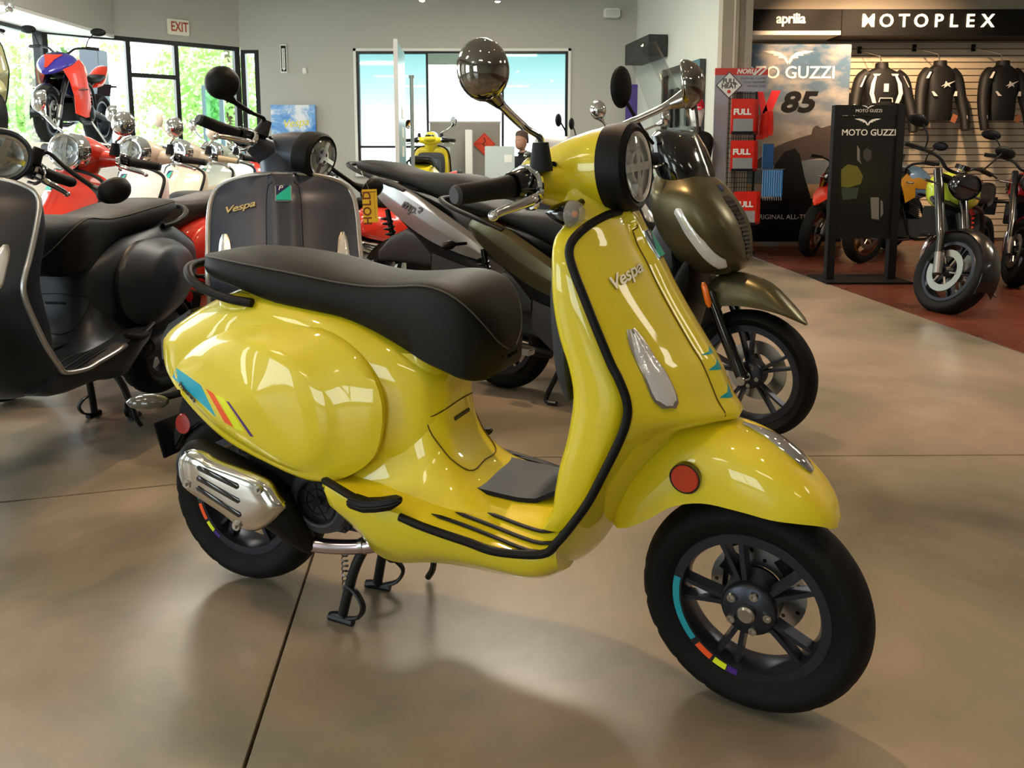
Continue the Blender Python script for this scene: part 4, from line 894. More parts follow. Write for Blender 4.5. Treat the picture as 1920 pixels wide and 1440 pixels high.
for s in (-1, 1):
    q = []
    for x, zt, zb, y in cr(tb, 3): q.append([(x, s*(y+.010*(1-abs(2*v-1))-.05*(v if v > .8 else 0)*0-(.045 if v == 1 else 0)), zb+(zt-zb)*v) for v in (0, .12, .3, .5, .52, .7, .88, 1)])
    P('panel%d' % s, 'side_panel', G().sheet(q, .006), 'body', ang=25)
    q = [[(x, s*.201, z0), (x, s*.207, (z0+z1)/2), (x, s*.201, z1)] for x, z0, z1 in ((.30, .36, .50), (.45, .25, .46), (.62, .22, .42), (.78, .22, .44), (.88, .26, .56))]
    P('lower%d' % s, 'lower_side_panel', G().sheet(q, .004), 'grey')
    P('tail%d' % s, 'tail_light', G().loft([[(x, s*y, zc+dz), (x, s*(y+.012), zc), (x, s*y, zc-dz), (x, s*(y-.05), zc)] for x, y, zc, dz in ((-.150, .085, .812, .008), (-.11, .118, .81, .026), (-.05, .142, .80, .030), (-.01, .155, .79, .008))]), 'redl', bevel=.004)
    P('rind%d' % s, 'rear_indicator', G().tube([(-.16, s*.10, .72), (-.18, s*.16, .72), (-.185, s*.19, .72), (-.19, s*.23, .715), (-.19, s*.25, .71)], [.008, .01, .024, .022, .004], 12), 'black')
    g = G().tube([(.02, s*.12, .42), (-.05, s*.11, .70)], .014, 10); g.tube([(.02-.07*q/66+.028*cos(q*.75), s*.12+.028*sin(q*.75), .45+.21*q/66) for q in range(67)], .0055, 6)
    P('shock%d' % s, 'rear_shock', g, 'springb')
    P('peg%d' % s, 'passenger_footpeg', G().box((.27, s*.235, .27), (.10, .05, .03)), 'steel', bevel=.006)
    P('stand%d' % s, 'centre_stand_leg', G().tube(cr([(.40, s*.09, .22), (.36, s*.11, .12), (.32, s*.12, .02), (.38, s*.125, .014)], 4), .012, 8), 'stand')
    q = [(.97, s*.198, .95), (1.02, s*.192, .87), (1.07, s*.178, .80), (1.11, s*.160, .75), (1.16, s*.125, .712)]
    P('drl%d' % s, 'front_lamp_strip', G().tube(cr(q, 3), [.006]+[.025]*(11)+[.006], 10, flat=.45, up=(0, 1, 0)), 'lens')
    P('mir%d' % s, 'mirror_head', G().ell((.80, s*.31, 1.42), (.018, .05, .082), M=RZ(s*25)), 'black', True)
    P('mst%d' % s, 'mirror_stalk', G().tube(cr([(.86, s*.16, 1.20), (.86, s*.24, 1.25), (.82, s*.30, 1.36)], 4), .007, 8), 'black', True)
    P('grip%d' % s, 'handgrip', G().tube([(.87, s*.14, 1.13), (.83, s*.22, 1.13), (.79, s*.33, 1.12)], [.024, .019, .018], 14), 'grip', True)
    P('lev%d' % s, 'brake_lever', G().tube(cr([(.91, s*.17, 1.12), (.91, s*.22, 1.11), (.86, s*.30, 1.10)], 4), .006, 8), 'chrome', True)
    P('fk%d' % s, 'fork_leg', G().tube([(1.235, s*.085, .26), (1.15, s*.085, .44), (1.08, s*.085, .60)], [.026, .024, .019], 14), 'gloss', True)
    P('fbolt%d' % s, 'axle_bolt', G().lathe([(0, s*.118), (.018, s*.118), (.018, s*.108), (0, s*.108)], (1.235, 0, .26), 'y', 16), 'steel', True)
    P('frefl%d' % s, 'fork_reflector', G().tube([(1.10, s*.118, .545), (1.095, s*.118, .56), (1.075, s*.118, .63), (1.07, s*.118, .645)], [.006, .013, .013, .006], 10), 'orange', True)
ss = [(-.30, .04, .945, .925), (-.27, .09, .955, .90), (-.18, .125, .952, .875), (-.05, .135, .935, .85), (.06, .13, .905, .83), (.15, .13, .893, .80), (.3, .14, .89, .74), (.42, .14, .885, .69), (.50, .12, .868, .66), (.56, .08, .83, .65)]
rings = [[(x, *(lambda q: (q[0], (zt+zb)/2+q[1]))(se(w_, (zt-zb)/2, 2*pi*k/28, 2.8))) for k in range(28)] for x, w_, zt, zb in cr(ss, 3)]
P('seat', 'seat', G().loft(rings), 'seat')
g = G().tube(cr([(.10, -.155, .80), (-.05, -.16, .85), (-.2, -.155, .895), (-.31, -.11, .93), (-.33, 0, .935), (-.31, .11, .93), (-.2, .155, .895), (-.05, .16, .85), (.10, .155, .80)], 4), .016, 10, flat=.7)
P('rack', 'grab_rail', g, 'black')
P('tunnel', 'central_tunnel', G().loft([[(x, *(lambda q: (q[0], zc+q[1]))(se(w_, h, 2*pi*k/20, 3))) for k in range(20)] for x, zc, w_, h in ((.45, .55, .10, .15), (.6, .50, .10, .12), (.75, .58, .11, .14), (.88, .75, .13, .22), (.93, .85, .14, .2))]), 'grey')
nz = [(.662, 1.10, 1.02, .04), (.68, 1.165, .98, .085), (.72, 1.20, .93, .125), (.77, 1.200, .90, .165), (.83, 1.190, .865, .190), (.89, 1.168, .84, .202), (.95, 1.130, .83, .204), (1.0, 1.09, .825, .196), (1.04, 1.055, .825, .160), (1.065, 1.02, .83, .13)]
rings = []; NZ = cr(nz, 3)
for z, xf, xb, w_ in NZ:
    r = []
    for k in range(40):
        a = 2*pi*k/40; c, s_ = cos(a), sin(a); u, v = se((xf-xb)/2, w_, a, 3.0 if c > 0 else 4); r.append(((xf+xb)/2+u, v, z))
    rings.append(r)
P('nose', 'front_cowl', G().loft(rings), 'body')
def nosex(z, y):
    for a_, b_ in zip(NZ, NZ[1:]):
        if a_[0] <= z <= b_[0]:
            t = (z-a_[0])/(b_[0]-a_[0]); xf, xb, w_ = [a_[i]*(1-t)+b_[i]*t for i in (1, 2, 3)]; k = min(abs(y)/w_, .99); return (xf+xb)/2+(xf-xb)/2*(1-k**3.0)**(1/3.0)
    return 1
q = [[(nosex(z, y)+.002, y, z) for y in [(-1+2*j/6)*w_ for j in range(7)]] for z, w_ in ((.73, .008), (.77, .022), (.83, .034), (.90, .043), (.96, .048), (.985, .036))]
P('grille', 'front_grille', G().sheet(q, .003), 'gloss', parent='nose')
g = G()
for i in range(13):
    for j in range(-3, 4):
        z = .76+.017*i; y = (j+.5*(i % 2))*.013
        if abs(y) < .014+.11*(z-.75): g.lathe([(.004, 0), (.0055, 0), (.0055, .003), (.004, .003)], (nosex(z, y)+.003, y, z), 'x', 6, closed=True)
P('mesh', 'grille_mesh', g, 'grey', parent='nose')
P('badge', 'badge', G().lathe([(0, .004), (.016, .004), (.02, 0), (0, 0)], axis='x', n=6).xf(T(nosex(1.015, 0)+.002, 0, 1.015) @ RY(-35)), 'badgem', parent='nose')
P('dash', 'dash_cowl', G().loft([[((xf+xb)/2+se((xf-xb)/2, w_, 2*pi*k/32, 2.4)[0], se((xf-xb)/2, w_, 2*pi*k/32, 2.4)[1], z) for k in range(32)] for z, xf, xb, w_ in ((1.05, 1.03, .84, .15), (1.10, 1.02, .82, .16), (1.17, .99, .80, .155), (1.23, .95, .80, .14), (1.255, .90, .82, .10))]), 'gloss', True)
P('barcover', 'handlebar_cover', G().tube([(.87, -.16, 1.13), (.88, 0, 1.14), (.87, .16, 1.13)], .034, 14), 'black', True)
q = []
for i in range(13):
    t = i/12; xc = 1.045-.235*t-.03*t*t; zc = 1.06+.56*t; w_ = .14-.055*t if i < 12 else .05
    q.append([(xc-.10*(abs(2*j/10-1))**2, w_*(2*j/10-1), zc-.02*abs(2*j/10-1)**3) for j in range(11)])
P('screen', 'windscreen', G().sheet(q, .004), 'screen', True)
fd = [(1.02, .56, 1.045, .615, .060), (1.07, .53, 1.08, .655, .072), (1.13, .545, 1.14, .675, .078), (1.20, .555, 1.20, .676, .08), (1.28, .553, 1.30, .645, .078), (1.36, .54, 1.386, .57, .066), (1.42, .515, 1.435, .520, .04), (1.45, .495, 1.452, .500, .01)]
q = []
for xl, zl, xc, zc, w_ in cr(fd, 3): q.append([(xl+(xc-xl)*se(1, 1, pi*j/20, 2.3)[1], w_*se(1, 1, pi*j/20, 2.3)[0], zl+(zc-zl)*se(1, 1, pi*j/20, 2.3)[1]) for j in range(21)])
P('mfender', 'front_fender', G().sheet(q, .004), 'body', True, ang=60)
wheel('m', (1.235, 0, .265), .265, .205, .052, 5, R(25), True)
wheel('n', (0, 0, .265), .265, .190, .062, 5, R(5), False)
g = G().lathe([(.07, .055), (.125, .055), (.125, .059), (.07, .059)], axis='y', n=48, closed=True); g.xf(T(1.235, 0, .265)); P('mdisc', 'brake_disc', g, 'steel', True)
g = G().box((.12, .11, .30), (.42, .08, .12)); g.box((.2, .0, .38), (.28, .2, .16)); P('meng', 'engine_case', g, 'grey', bevel=.015)
P('hugger', 'rear_mudguard', G().lathe([(.285, -.07), (.295, 0), (.285, .07), (.280, .07), (.289, 0), (.280, -.07)], (0, 0, .265), 'y', 24, closed=True, a0=R(40), a1=R(150)), 'black')
P('aircover', 'air_filter_cover', G().loft([[(x, *(lambda q: (-.13+q[0]*.3, zc+q[1]))(se(.1, h, 2*pi*k/20, 3))) for k in range(20)] for x, zc, h in ((-.08, .46, .03), (0, .50, .07), (.1, .52, .09), (.2, .50, .08), (.26, .46, .03))]), 'grey')
g = G().tube([(.35, -.12, .24), (.15, -.16, .26), (.06, -.17, .30)], [.02, .03, .05], 14); g.tube([(.06, -.17, .30), (-.20, -.18, .40)], .058, 18)
P('mmuf', 'muffler', g, 'black'); P('mshield', 'heat_shield', G().tube([(.02, -.19, .322), (-.20, -.20, .408)], .05, 16, flat=.9), 'polish')
M['gold'] = mat('gold_script', '#a8966a', .3, metal=.7)
M['springb'] = mat('black_spring', '#17181a', .3, metal=.3); M['badgem'] = mat('chrome_blue_badge', '#5b6f9c', .15, metal=.8)
M['matte_green'] = mat('matte_olive_metallic', '#5c573f', .32, metal=.7); M['matte_silver'] = mat('matte_silver_paint', '#a7a9ab', .32, metal=.7)
BASE.update(body2='yellow', springb='springb', orange='orange', badgem='badgem', screen='glass')
M['screen'] = glassmat('tinted_screen', (.90, .92, .92)); BASE['screen'] = 'screen'

green = scooter(Frame(-.035, 3.885, -35).M, dict(body='matte_green'), 'matte olive green big-wheel scooter with a tall clear windscreen beside the yellow one', steer=-4, parts=MAXI)
silver = scooter(Frame(-.65, 4.95, -29.7).M @ Matrix.Diagonal((1.15, 1.1, 1.17, 1)), dict(body='matte_silver', screen='screen', redl='lens'), 'silver and black big scooter tail showing behind the olive green scooter', steer=-4, parts=MAXI, fine=False, drop=('mir1', 'mst1', 'mir-1', 'mst-1', 'screen', 'dash', 'barcover', 'grip1', 'grip-1', 'lev1', 'lev-1'))
TXT('lettering', 'mp3', .07, T(.17, -.197, .72) @ FRONT @ RZ(-24), M['midgrey'], silver, shear=.3, extrude=.002, bold=.002)
tr_ = silver
# ================================================================== MORE CLASSIC SCOOTERS
M['slate'] = mat('matte_slate_blue', '#3d4350', .38, metal=.45); M['charcoal'] = mat('matte_charcoal_blue', '#2d323a', .4, metal=.35); M['silvertrim'] = mat('satin_silver_trim', '#b0b0b0', .3, metal=.8)
M['redp'] = mat('bright_red_paint', '#d8301a', .3, coat=1); M['whitep'] = mat('white_paint_gloss', '#e6e9ea', .3, coat=1); M['cream'] = mat('cream_paint', '#d8cbb8', .3, coat=1)
M['sage'] = mat('grey_green_paint', '#b3b8ab', .3, coat=1); M['navy'] = mat('navy_seat_leg', '#2b3f8c', .4); M['olive'] = mat('olive_beige_paint', '#8d8a5e', .35, coat=1); M['beigegrip'] = mat('beige_rubber', '#b7a588', .6)
M['tanv'] = mat('tan_vinyl', '#a88f72', .5); M['brownv'] = mat('brown_black_vinyl', '#2a211d', .5, bump=.3, bscale=500); M['tealp'] = mat('teal_paint', '#2c8d93', .3, coat=1)
def col(c): return dict(body=c, shield=c, inner=c, seamline='black', recess='black', vent='black')
NOX = ('decal', 'pod', 'refl')
front = scooter(Frame(-1.15, 4.10, -75).M @ Matrix.Diagonal((1.05, 1.24, 1.04, 1)), dict(col('slate'), trim='silvertrim', mirror='black', seat='vinyl', logo='gold', bezel='black', rim='gun'), 'matte slate blue scooter with silver-edged leg shield facing the camera, wearing a yellow hold tag', steer=62, skip=NOX, fold=FOLD_LEFT)
left = scooter(Frame(-1.70, 3.75, -99).M @ Matrix.Diagonal((1.03, 1.18, 1.04, 1)), dict(col('charcoal'), trim='silvertrim', mirror='black', bezel='charcoal'), 'matte charcoal scooter cut by the left edge with a black studded seat', steer=58, skip=NOX, fold=FOLD_LEFT)
rest = [
 (dict(col('redp'), mirror='chrome', bezel='chrome', seat='brownv', grip='gripm'), 'bright red scooter with round chrome headlight behind the charcoal scooter', 22),
 (dict(col('whitep'), mirror='chrome', bezel='chrome', body='cream'), 'white and cream scooter in the row just behind the bright red scooter', 16),
 (dict(col('cream'), mirror='cream', bezel='chrome', grip='beigegrip', seat='tanv'), 'cream scooter with beige handgrips and cream mirrors', 16),
 (dict(col('sage'), mirror='chrome', bezel='chrome', seat='tanv'), 'pale grey-green scooter in the row beyond the cream scooter', 16),
 (dict(col('whitep'), inner='navy', mirror='chrome', bezel='chrome'), 'white scooter with blue inner shield behind the slate blue scooter', 16),
 (dict(col('redp'), mirror='chrome', bezel='chrome'), 'red scooter at the far end of the left row', 16),
]
rest = [((-1.60-.13*i, 4.83+.97*i, -122), (1.07, 1.13, 1.04), p, stv, lab) for i, (p, lab, stv) in enumerate(rest)]
for (x, y, a), sc, pal, stv, lab in rest: scooter(Frame(x, y, a).M @ Matrix.Diagonal((*sc, 1)), pal, lab, steer=stv, skip=NOX, fine=False)
scooter(Frame(-1.40, 7.55, 0).M @ Matrix.Diagonal((.9, 1, .83, 1)), dict(col('redp'), rim='steel', mirror='black', dark='tealp', trim='tealp'), 'red scooter with teal trim seen behind the yellow hold tag', steer=0, skip=NOX, fine=False, drop=('mirror1', 'mirror-1', 'stalk1', 'stalk-1'))
scooter(Frame(-1.09, 9.75-.2, 88).M @ T(0, 0, .15) @ Matrix.Diagonal((1.05, 1.08, 1.08, 1)), dict(), 'yellow scooter seen from behind in front of the rear window', steer=0, skip=NOX, fine=False)
tag(obj('low_platform', bx(-1.4, -.68, 9.25, 11.15, 0, .15).mesh('p', bevel=.005), m_white), 'low white display platform under the far yellow scooter', 'platform')
scooter(Frame(-.12, 5.75, -30).M @ Matrix.Diagonal((1.08, 1.08, 1.08, 1)), dict(col('charcoal'), mirror='chrome', bezel='chrome'), 'dark scooter whose chrome mirrors rise behind the yellow headset', steer=0, skip=NOX, fine=False)
scooter(Frame(-5.84, 8.43, -40).M @ T(0, 0, 1.27) @ Matrix.Diagonal((1, 1, 1, 1)), dict(col('olive'), mirror='chrome'), 'olive beige scooter high on the platform at the left edge', steer=0, skip=NOX, fine=False)
g = bx(-5.98, -4.55, 6.9, 10.45, 0, 1.27)
tag(obj('display_platform', g.mesh('p', bevel=.008), m_white), 'tall white display platform along the left windows', 'platform')
# hold tag
a = at(694, 386, 3.0); t = thing('hold_tag', 'yellow hold tag hanging from the slate blue scooter', 'tag', T(*a) @ FRONT @ RZ(2))
obj('card', G().box((0, 0, 0), (.056, .124, .0015)).mesh('card'), mat('tag_yellow', '#f0b812', .6), t)
TXT('lettering', 'HOLD', .043, T(-.010, -.008, .001) @ RZ(90), mat('tag_brown', '#7a3412', .6), t, extrude=.0006, bold=.001, space=1.1)
obj('tag_string', G().tube([(0, .055, 0), (-.01, .09, .0), (-.03, .13, -.02)], .001, 5), M['steel'], t); obj('rule_line', G().box((.018, 0, .001), (.001, .1, .0006)), MATS['tag_brown'], t); obj('rule_line', G().box((0, .052, .001), (.05, .003, .0006)), MATS['tag_brown'], t)
M['darklens'] = mat('dark_lamp_glass', '#3a3e42', .08, coat=1)
# ================================================================== MOTORCYCLES
M['lime'] = mat('lime_green_paint', '#c4d63a', .3, coat=1); M['crimson'] = mat('crimson_paint', '#b5121c', .28, coat=1); M['orangep'] = mat('orange_red_plastic', '#f0381c', .35, coat=.5)
M['purple'] = mat('blue_purple_paint', '#2f2a9a', .3, coat=1); M['skyp'] = mat('sky_blue_paint', '#8fb4d8', .3, coat=1); M['goldm'] = mat('gold_anodised', '#b98a3a', .25, metal=1); M['blackg'] = mat('black_paint', '#121214', .25, coat=.6)
M['bronze'] = mat('bronze_rim', '#8a5a3c', .35, metal=.8); M['yellowt'] = mat('orange_tank_paint', '#e8a01e', .3, coat=1)
def moto(Mx, label, tank='lime', tail='blackg', fender='blackg', fork='blackg', rim='gun', kind='naked', steer=0, second=None, seat='vinyl', mirrors=True, fine=True, group=None):
    root = thing('motorcycle', label, 'motorcycle', Mx, group); WB = 1.42; RF = .31
    ax = Vector((-.40, 0, .917)); sp = Vector((WB-.45, 0, .85)); SM = T(*sp) @ Matrix.Rotation(R(steer), 4, ax) @ T(*-sp)
    def o(n, g, m, st=False, par=None, lab=None, **k):
        return obj(n, g.mesh(n, **k), [M[m] if isinstance(m, str) else m], par or root, SM if (st and not par) else None, lab)
    for nm, C, st, r, hw in (('f', (WB, 0, RF), True, RF, .060), ('r', (0, 0, RF), False, RF, .085)):
        X = T(*C); o('tyre', tyre(r, .222, hw, n=90, groove=.005, step=7).xf(X), 'rubber', st, ang=35)
        rm = o('wheel_rim', rimring(.222, hw*.75, .88, 48).xf(X), rim, st); o('spokes', spokes(5, .04, .20, .03, .010, .22, R(15)).xf(X), rim, st, rm)
        h = o('hub', G().lathe([(0, -.07), (.02, -.07), (.045, -.04), (.045, .04), (.02, .07), (0, .07)], axis='y', n=24).xf(X), 'dark', st)
        for s in ((-1, 1) if nm == 'f' else (-1,)):
            g = G().lathe([(.105, s*.062), (.155, s*.062), (.155, s*.067), (.105, s*.067)], axis='y', n=48, closed=True)
            for k in range(6): a = 2*pi*k/6; g.tube([(.05*cos(a), s*.062, .05*sin(a)), (.11*cos(a+.1), s*.064, .11*sin(a+.1))], .007, 6)
            o('brake_disc', g.xf(X), 'steel', st)
            o('brake_calliper', G().box((-.13 if nm == 'f' else .12, s*.075, .06), (.05, .045, .10), M=RY(20)).xf(X), 'gloss' if nm == 'f' else 'steel', st, bevel=.008)
    top = (WB-.50, .95)
    for s in (-1, 1):
        o('fork_leg', G().tube([(WB-.01, s*.10, RF-.02), (WB-.15, s*.10, RF+.22), (WB-.17, s*.10, RF+.24), (top[0]+.10, s*.10, top[1]-.10), (top[0], s*.10, top[1]+.02)], [.026, .026, .031, .031, .028], 14), fork, True)
        o('fork_foot', G().tube([(WB-.0, s*.10, RF-.04), (WB-.08, s*.10, RF+.10)], .030, 12), 'alloy', True)
        o('handgrip', G().tube([(top[0]-.05, s*.24, top[1]+.13), (top[0]-.09, s*.37, top[1]+.125)], .018, 12), 'grip' if 'grip' in M else 'gripm', True)
        o('brake_lever', G().tube(cr([(top[0]+.01, s*.22, top[1]+.13), (top[0]+.02, s*.28, top[1]+.12), (top[0]-.02, s*.37, top[1]+.11)], 3), .006, 6), 'dark', True)
        if mirrors:
            o('mirror_stalk', G().tube(cr([(top[0]-.03, s*.25, top[1]+.14), (top[0]-.02, s*.28, top[1]+.22), (top[0]-.06, s*.34, top[1]+.30)], 3), .006, 8), 'black', True)
            o('mirror_head', G().ell((top[0]-.07, s*.37, top[1]+.31), (.022, .085, .045)), 'black', True)
        if kind != 'sport': o('indicator', G().tube([(top[0]+.10, s*.12, top[1]-.08), (top[0]+.10, s*.17, top[1]-.08), (top[0]+.10, s*.23, top[1]-.08)], [.006, .009, .011], 10), 'smokel', True)
        o('rear_indicator', G().tube([(-.20, s*.05, .72), (-.21, s*.10, .72), (-.22, s*.17, .72)], [.006, .014, .010], 10), 'black')
    o('handlebar', G().tube(cr([(top[0]-.06, -.26, top[1]+.13), (top[0]+.0, -.14, top[1]+.11), (top[0]+.02, -.06, top[1]+.05), (top[0]+.02, .06, top[1]+.05), (top[0]+.0, .14, top[1]+.11), (top[0]-.06, .26, top[1]+.13)], 4), .013, 10), 'dark', True)
    o('yoke', G().box((top[0]+.03, 0, top[1]-.02), (.09, .24, .04), M=RY(24)), 'dark', True, bevel=.01); o('lower_yoke', G().box((top[0]+.12, 0, top[1]-.20), (.09, .24, .04), M=RY(24)), 'dark', True, bevel=.01)
    q = []
    hi = kind == 'trail'
    for i in range(13):
        a = R(150-13*i) if not hi else R(140-9*i); r = RF+.022+(.16 if hi else 0); row = []
        for j in range(11):
            u = 2*j/10-1; row.append((WB+r*cos(a)-(0 if not hi else -.05), .065*u, RF+r*sin(a)*(1)-.035*u*u))
        q.append(row)
    if not hi: o('front_fender', G().sheet(q, .003), fender, True)
    # engine, frame, swingarm, exhaust
    g = G()
    for z in range(9): g.box((.80, 0, .50+.022*z), (.20-.004*abs(z-4), .24, .010), M=RY(-25))
    g.box((.68, 0, .36), (.42, .26, .20)); g.tube([(.60, -.17, .36), (.60, .17, .36)], .09, 24)
    o('engine', g, 'alloy' if kind != 'sport' else 'dark', bevel=.006)
    [o('side_cover', G().lathe([(0, s*.185), (.06, s*.182), (.08, s*.165), (.085, s*.14)], (.60, 0, .36), 'y', 28), 'dark') for s in (-1, 1)]
    g = G()
    for s in (-1, 1):
        g.tube(cr([(top[0]+.05, s*.03, top[1]-.1), (.78, s*.12, .74), (.50, s*.13, .66), (.38, s*.12, .45)], 4), .018, 10); g.tube(cr([(top[0]+.07, s*.02, top[1]-.18), (.93, s*.10, .50), (.85, s*.12, .26), (.55, s*.12, .24)], 4), .015, 10)
        g.tube(cr([(.50, s*.12, .66), (.2, s*.08, .76), (-.12, s*.05, .80)], 3), .012, 8)
    o('frame', g, 'crimsonf' if 'crimsonf' in M else 'dark')
    g = G()
    for s in (-1, 1): g.tube([(.44, s*.09, .38), (.2, s*.11, .34), (0, s*.115, .31)], [.035, .028, .022], 10, flat=1.4)
    o('swingarm', g, 'dark')
    o('radiator', G().box((1.0, 0, .62), (.03, .28, .22), M=RY(-20)), 'gloss', bevel=.008)
    g = G().tube(cr([(.90, -.05, .52), (1.0, -.10, .42), (.92, -.13, .24), (.6, -.15, .21), (.35, -.15, .26)], 5), .021, 12)
    o('exhaust_header', g, 'heat'); o('silencer', G().tube([(.38, -.16, .26), (.30, -.17, .28), (.02, -.19, .40), (-.06, -.195, .43)], [.03, .052, .052, .045], 18), 'steel')
    o('shock', G().tube([(.28, 0, .42), (.22, 0, .70)], .016, 8).tube([(.28-.06*q_/50+.033*cos(q_*.8), .033*sin(q_*.8), .44+.24*q_/50) for q_ in range(51)], .006, 6), 'orangep')
    o('side_stand', G().tube([(.55, .12, .28), (.50, .20, .12), (.46, .25, .012), (.42, .25, .010)], .010, 8), 'steel')
    [o('footpeg', G().tube([(.42, s*.20, .36), (.42, s*.12, .36)], .012, 8), 'steel') for s in (-1, 1)]
    # tank, seat, tail
    tk = [(.48, .80, .72, .07), (.54, .86, .70, .11), (.64, .94, .68, .145), (.76, .985, .68, .165), (.86, .98, .70, .16), (.94, .94, .72, .12), (.98, .89, .76, .06)]
    if kind == 'trail': tk = [(x, zt+.05, zb, w_) for x, zt, zb, w_ in tk]
    o('fuel_tank', G().loft([[(x, *(lambda q: (q[0], (zt+zb)/2+q[1]))(se(w_, (zt-zb)/2, 2*pi*k/28, 2.6))) for k in range(28)] for x, zt, zb, w_ in cr(tk, 3)]), tank)
    if second:
        for s in (-1, 1): o('tank_stripe', G().sheet([[(x, s*(y+.004), zc-h), (x, s*(y+.01), zc), (x, s*(y+.004), zc+h)] for x, y, zc, h in ((.60, .135, .80, .02), (.72, .164, .83, .05), (.84, .166, .85, .06), (.95, .125, .86, .02))], .003), second)
    o('filler_cap', G().lathe([(0, .012), (.035, .010), (.04, 0), (0, 0)], (.80, 0, .985 if kind != 'trail' else 1.035), 'z', 20), 'steel')
    ss = [(-.16, .06, .86, .82), (-.08, .10, .865, .80), (.05, .12, .845, .77), (.2, .13, .81, .73), (.38, .125, .80, .71), (.50, .09, .82, .72)]
    o('seat', G().loft([[(x, *(lambda q: (q[0], (zt+zb)/2+q[1]))(se(w_, (zt-zb)/2, 2*pi*k/24, 2.8))) for k in range(24)] for x, w_, zt, zb in cr(ss, 3)]), seat)
    up = .10 if kind == 'sport' else 0
    o('tail_unit', G().loft([[(x, *(lambda q: (q[0], (zt+zb)/2+q[1]))(se(w_, (zt-zb)/2, 2*pi*k/24, 2.6))) for k in range(24)] for x, w_, zt, zb in cr([(-.30, .03, .86+up, .83+up), (-.24, .07, .88+up, .80+up), (-.1, .10, .84+up*.8, .74), (.08, .12, .78, .69), (.25, .12, .74, .67)], 3)]), tail)
    o('tail_light', G().box((-.30, 0, .84+up), (.02, .09, .025)), 'redl', bevel=.005); o('plate_holder', G().box((-.26, 0, .68), (.01, .16, .16), M=RY(-25)), 'black')
    if kind == 'naked':
        hx, hz = top[0]+.20, top[1]-.04
        b = o('headlight', G().lathe([(.03, -.10), (.08, -.07), (.098, -.02), (.10, .03), (.092, .045), (.088, .03)], axis='x', n=36).xf(T(hx, 0, hz) @ RY(6)), 'gloss', True)
        o('headlight_lens', G().lathe([(0, .045), (.05, .04), (.088, .028)], axis='x', n=36).xf(T(hx, 0, hz) @ RY(6)), 'darklens', True, b); o('lamp_bar', G().box((.045, 0, 0), (.01, .17, .012)).xf(T(hx, 0, hz) @ RY(6)), 'gloss', True, b)
        o('instrument', G().lathe([(0, .02), (.05, .015), (.05, -.02), (0, -.02)], (top[0]+.09, 0, top[1]+.09), 'z', 24), 'gloss', True)
    if kind == 'trail':
        o('beak', G().loft([[(x, -w_, z), (x, 0, z+.02), (x, w_, z), (x, w_*.8, z-.02), (x, -w_*.8, z-.02)] for x, w_, z in ((WB-.40, .09, .78), (WB-.2, .11, .76), (WB-.02, .09, .70), (WB+.12, .04, .64), (WB+.16, .012, .63))]), fender, True)
        o('nose_fairing', G().loft([[(x, *(lambda q: (q[0], zc+q[1]))(se(w_, h, 2*pi*k/24, 2.5))) for k in range(24)] for x, zc, w_, h in ((.90, .92, .13, .10), (1.02, .92, .13, .11), (1.12, .90, .10, .09), (1.18, .88, .05, .05))]), 'gloss', True)
        o('screen', G().sheet([[(1.10-.13*t, .10*(1-.3*t)*u, .96+.20*t) for u in (-1, -.5, 0, .5, 1)] for t in (0, .33, .66, 1)], .004), M['smoke'], True)
        for s in (-1, 1): o('tank_wing', G().sheet([[(.98, s*.15, .95), (1.06, s*.14, .88)], [(.88, s*.175, .86), (1.04, s*.17, .76)], [(.86, s*.165, .70), (.98, s*.15, .64)]], .006), second or tank); o('side_lamp', G().ell((1.16, s*.05, .90), (.02, .035, .025)), 'lens', True)
    if kind == 'sport':
        nose = [(.90, .90, .17, .10), (1.05, .90, .19, .11), (1.18, .86, .17, .09), (1.30, .80, .11, .06), (1.38, .76, .04, .025)]
        o('nose_fairing', G().loft([[(x, *(lambda q: (q[0], zc+q[1]))(se(w_, h, 2*pi*k/28, 2.0))) for k in range(28)] for x, zc, w_, h in cr(nose, 3)]), 'purple')
        o('nose_flash', G().sheet([[(x+.004, s_*w_, z+.012) for s_ in (-1, -.3, .3, 1)] for x, w_, z in ((1.14, .10, .955), (1.24, .05, .895), (1.36, .015, .80))], .004), 'orangep')
        o('screen', G().loft([[(x, *(lambda q: (q[0], zc+q[1]))(se(w_, h, 2*pi*k/20, 2.0))) for k in range(20)] for x, zc, w_, h in ((.86, 1.05, .07, .03), (.98, 1.01, .12, .05), (1.12, .95, .11, .04), (1.20, .91, .04, .02))]), M['smoke'])
        for s in (-1, 1):
            o('side_fairing', G().sheet([[(.98, s*.20, .93), (1.12, s*.19, .86), (1.26, s*.14, .80)], [(.84, s*.22, .78), (1.02, s*.225, .70), (1.18, s*.17, .68)], [(.72, s*.20, .55), (.92, s*.215, .52), (1.08, s*.17, .52)], [(.62, s*.16, .32), (.80, s*.17, .30), (.98, s*.13, .34)]], .006), second or 'orangep')
            o('headlamp', G().tube([(1.33, s*.05, .765), (1.22, s*.13, .80), (1.14, s*.165, .82)], [.006, .014, .006], 8, flat=.6), 'lens')
            o('winglet', G().box((1.02, s*.245, .60), (.16, .05, .008), M=RX(s*20)), 'blackg')
    return root
moto(Frame(4.03, 6.93, -133).M @ Matrix.Diagonal((1, 1.12, 1.03, 1)), 'lime green and black naked motorcycle on the red floor with a round headlight', tank='lime', fender='blackg', steer=54, kind='naked', fork='blackg')
moto(Frame(5.35, 8.05, -133).M, 'red motorcycle at the right edge beyond the lime green one', tank='crimson', fender='crimson', second='blackg', steer=30, kind='naked', tail='crimson')
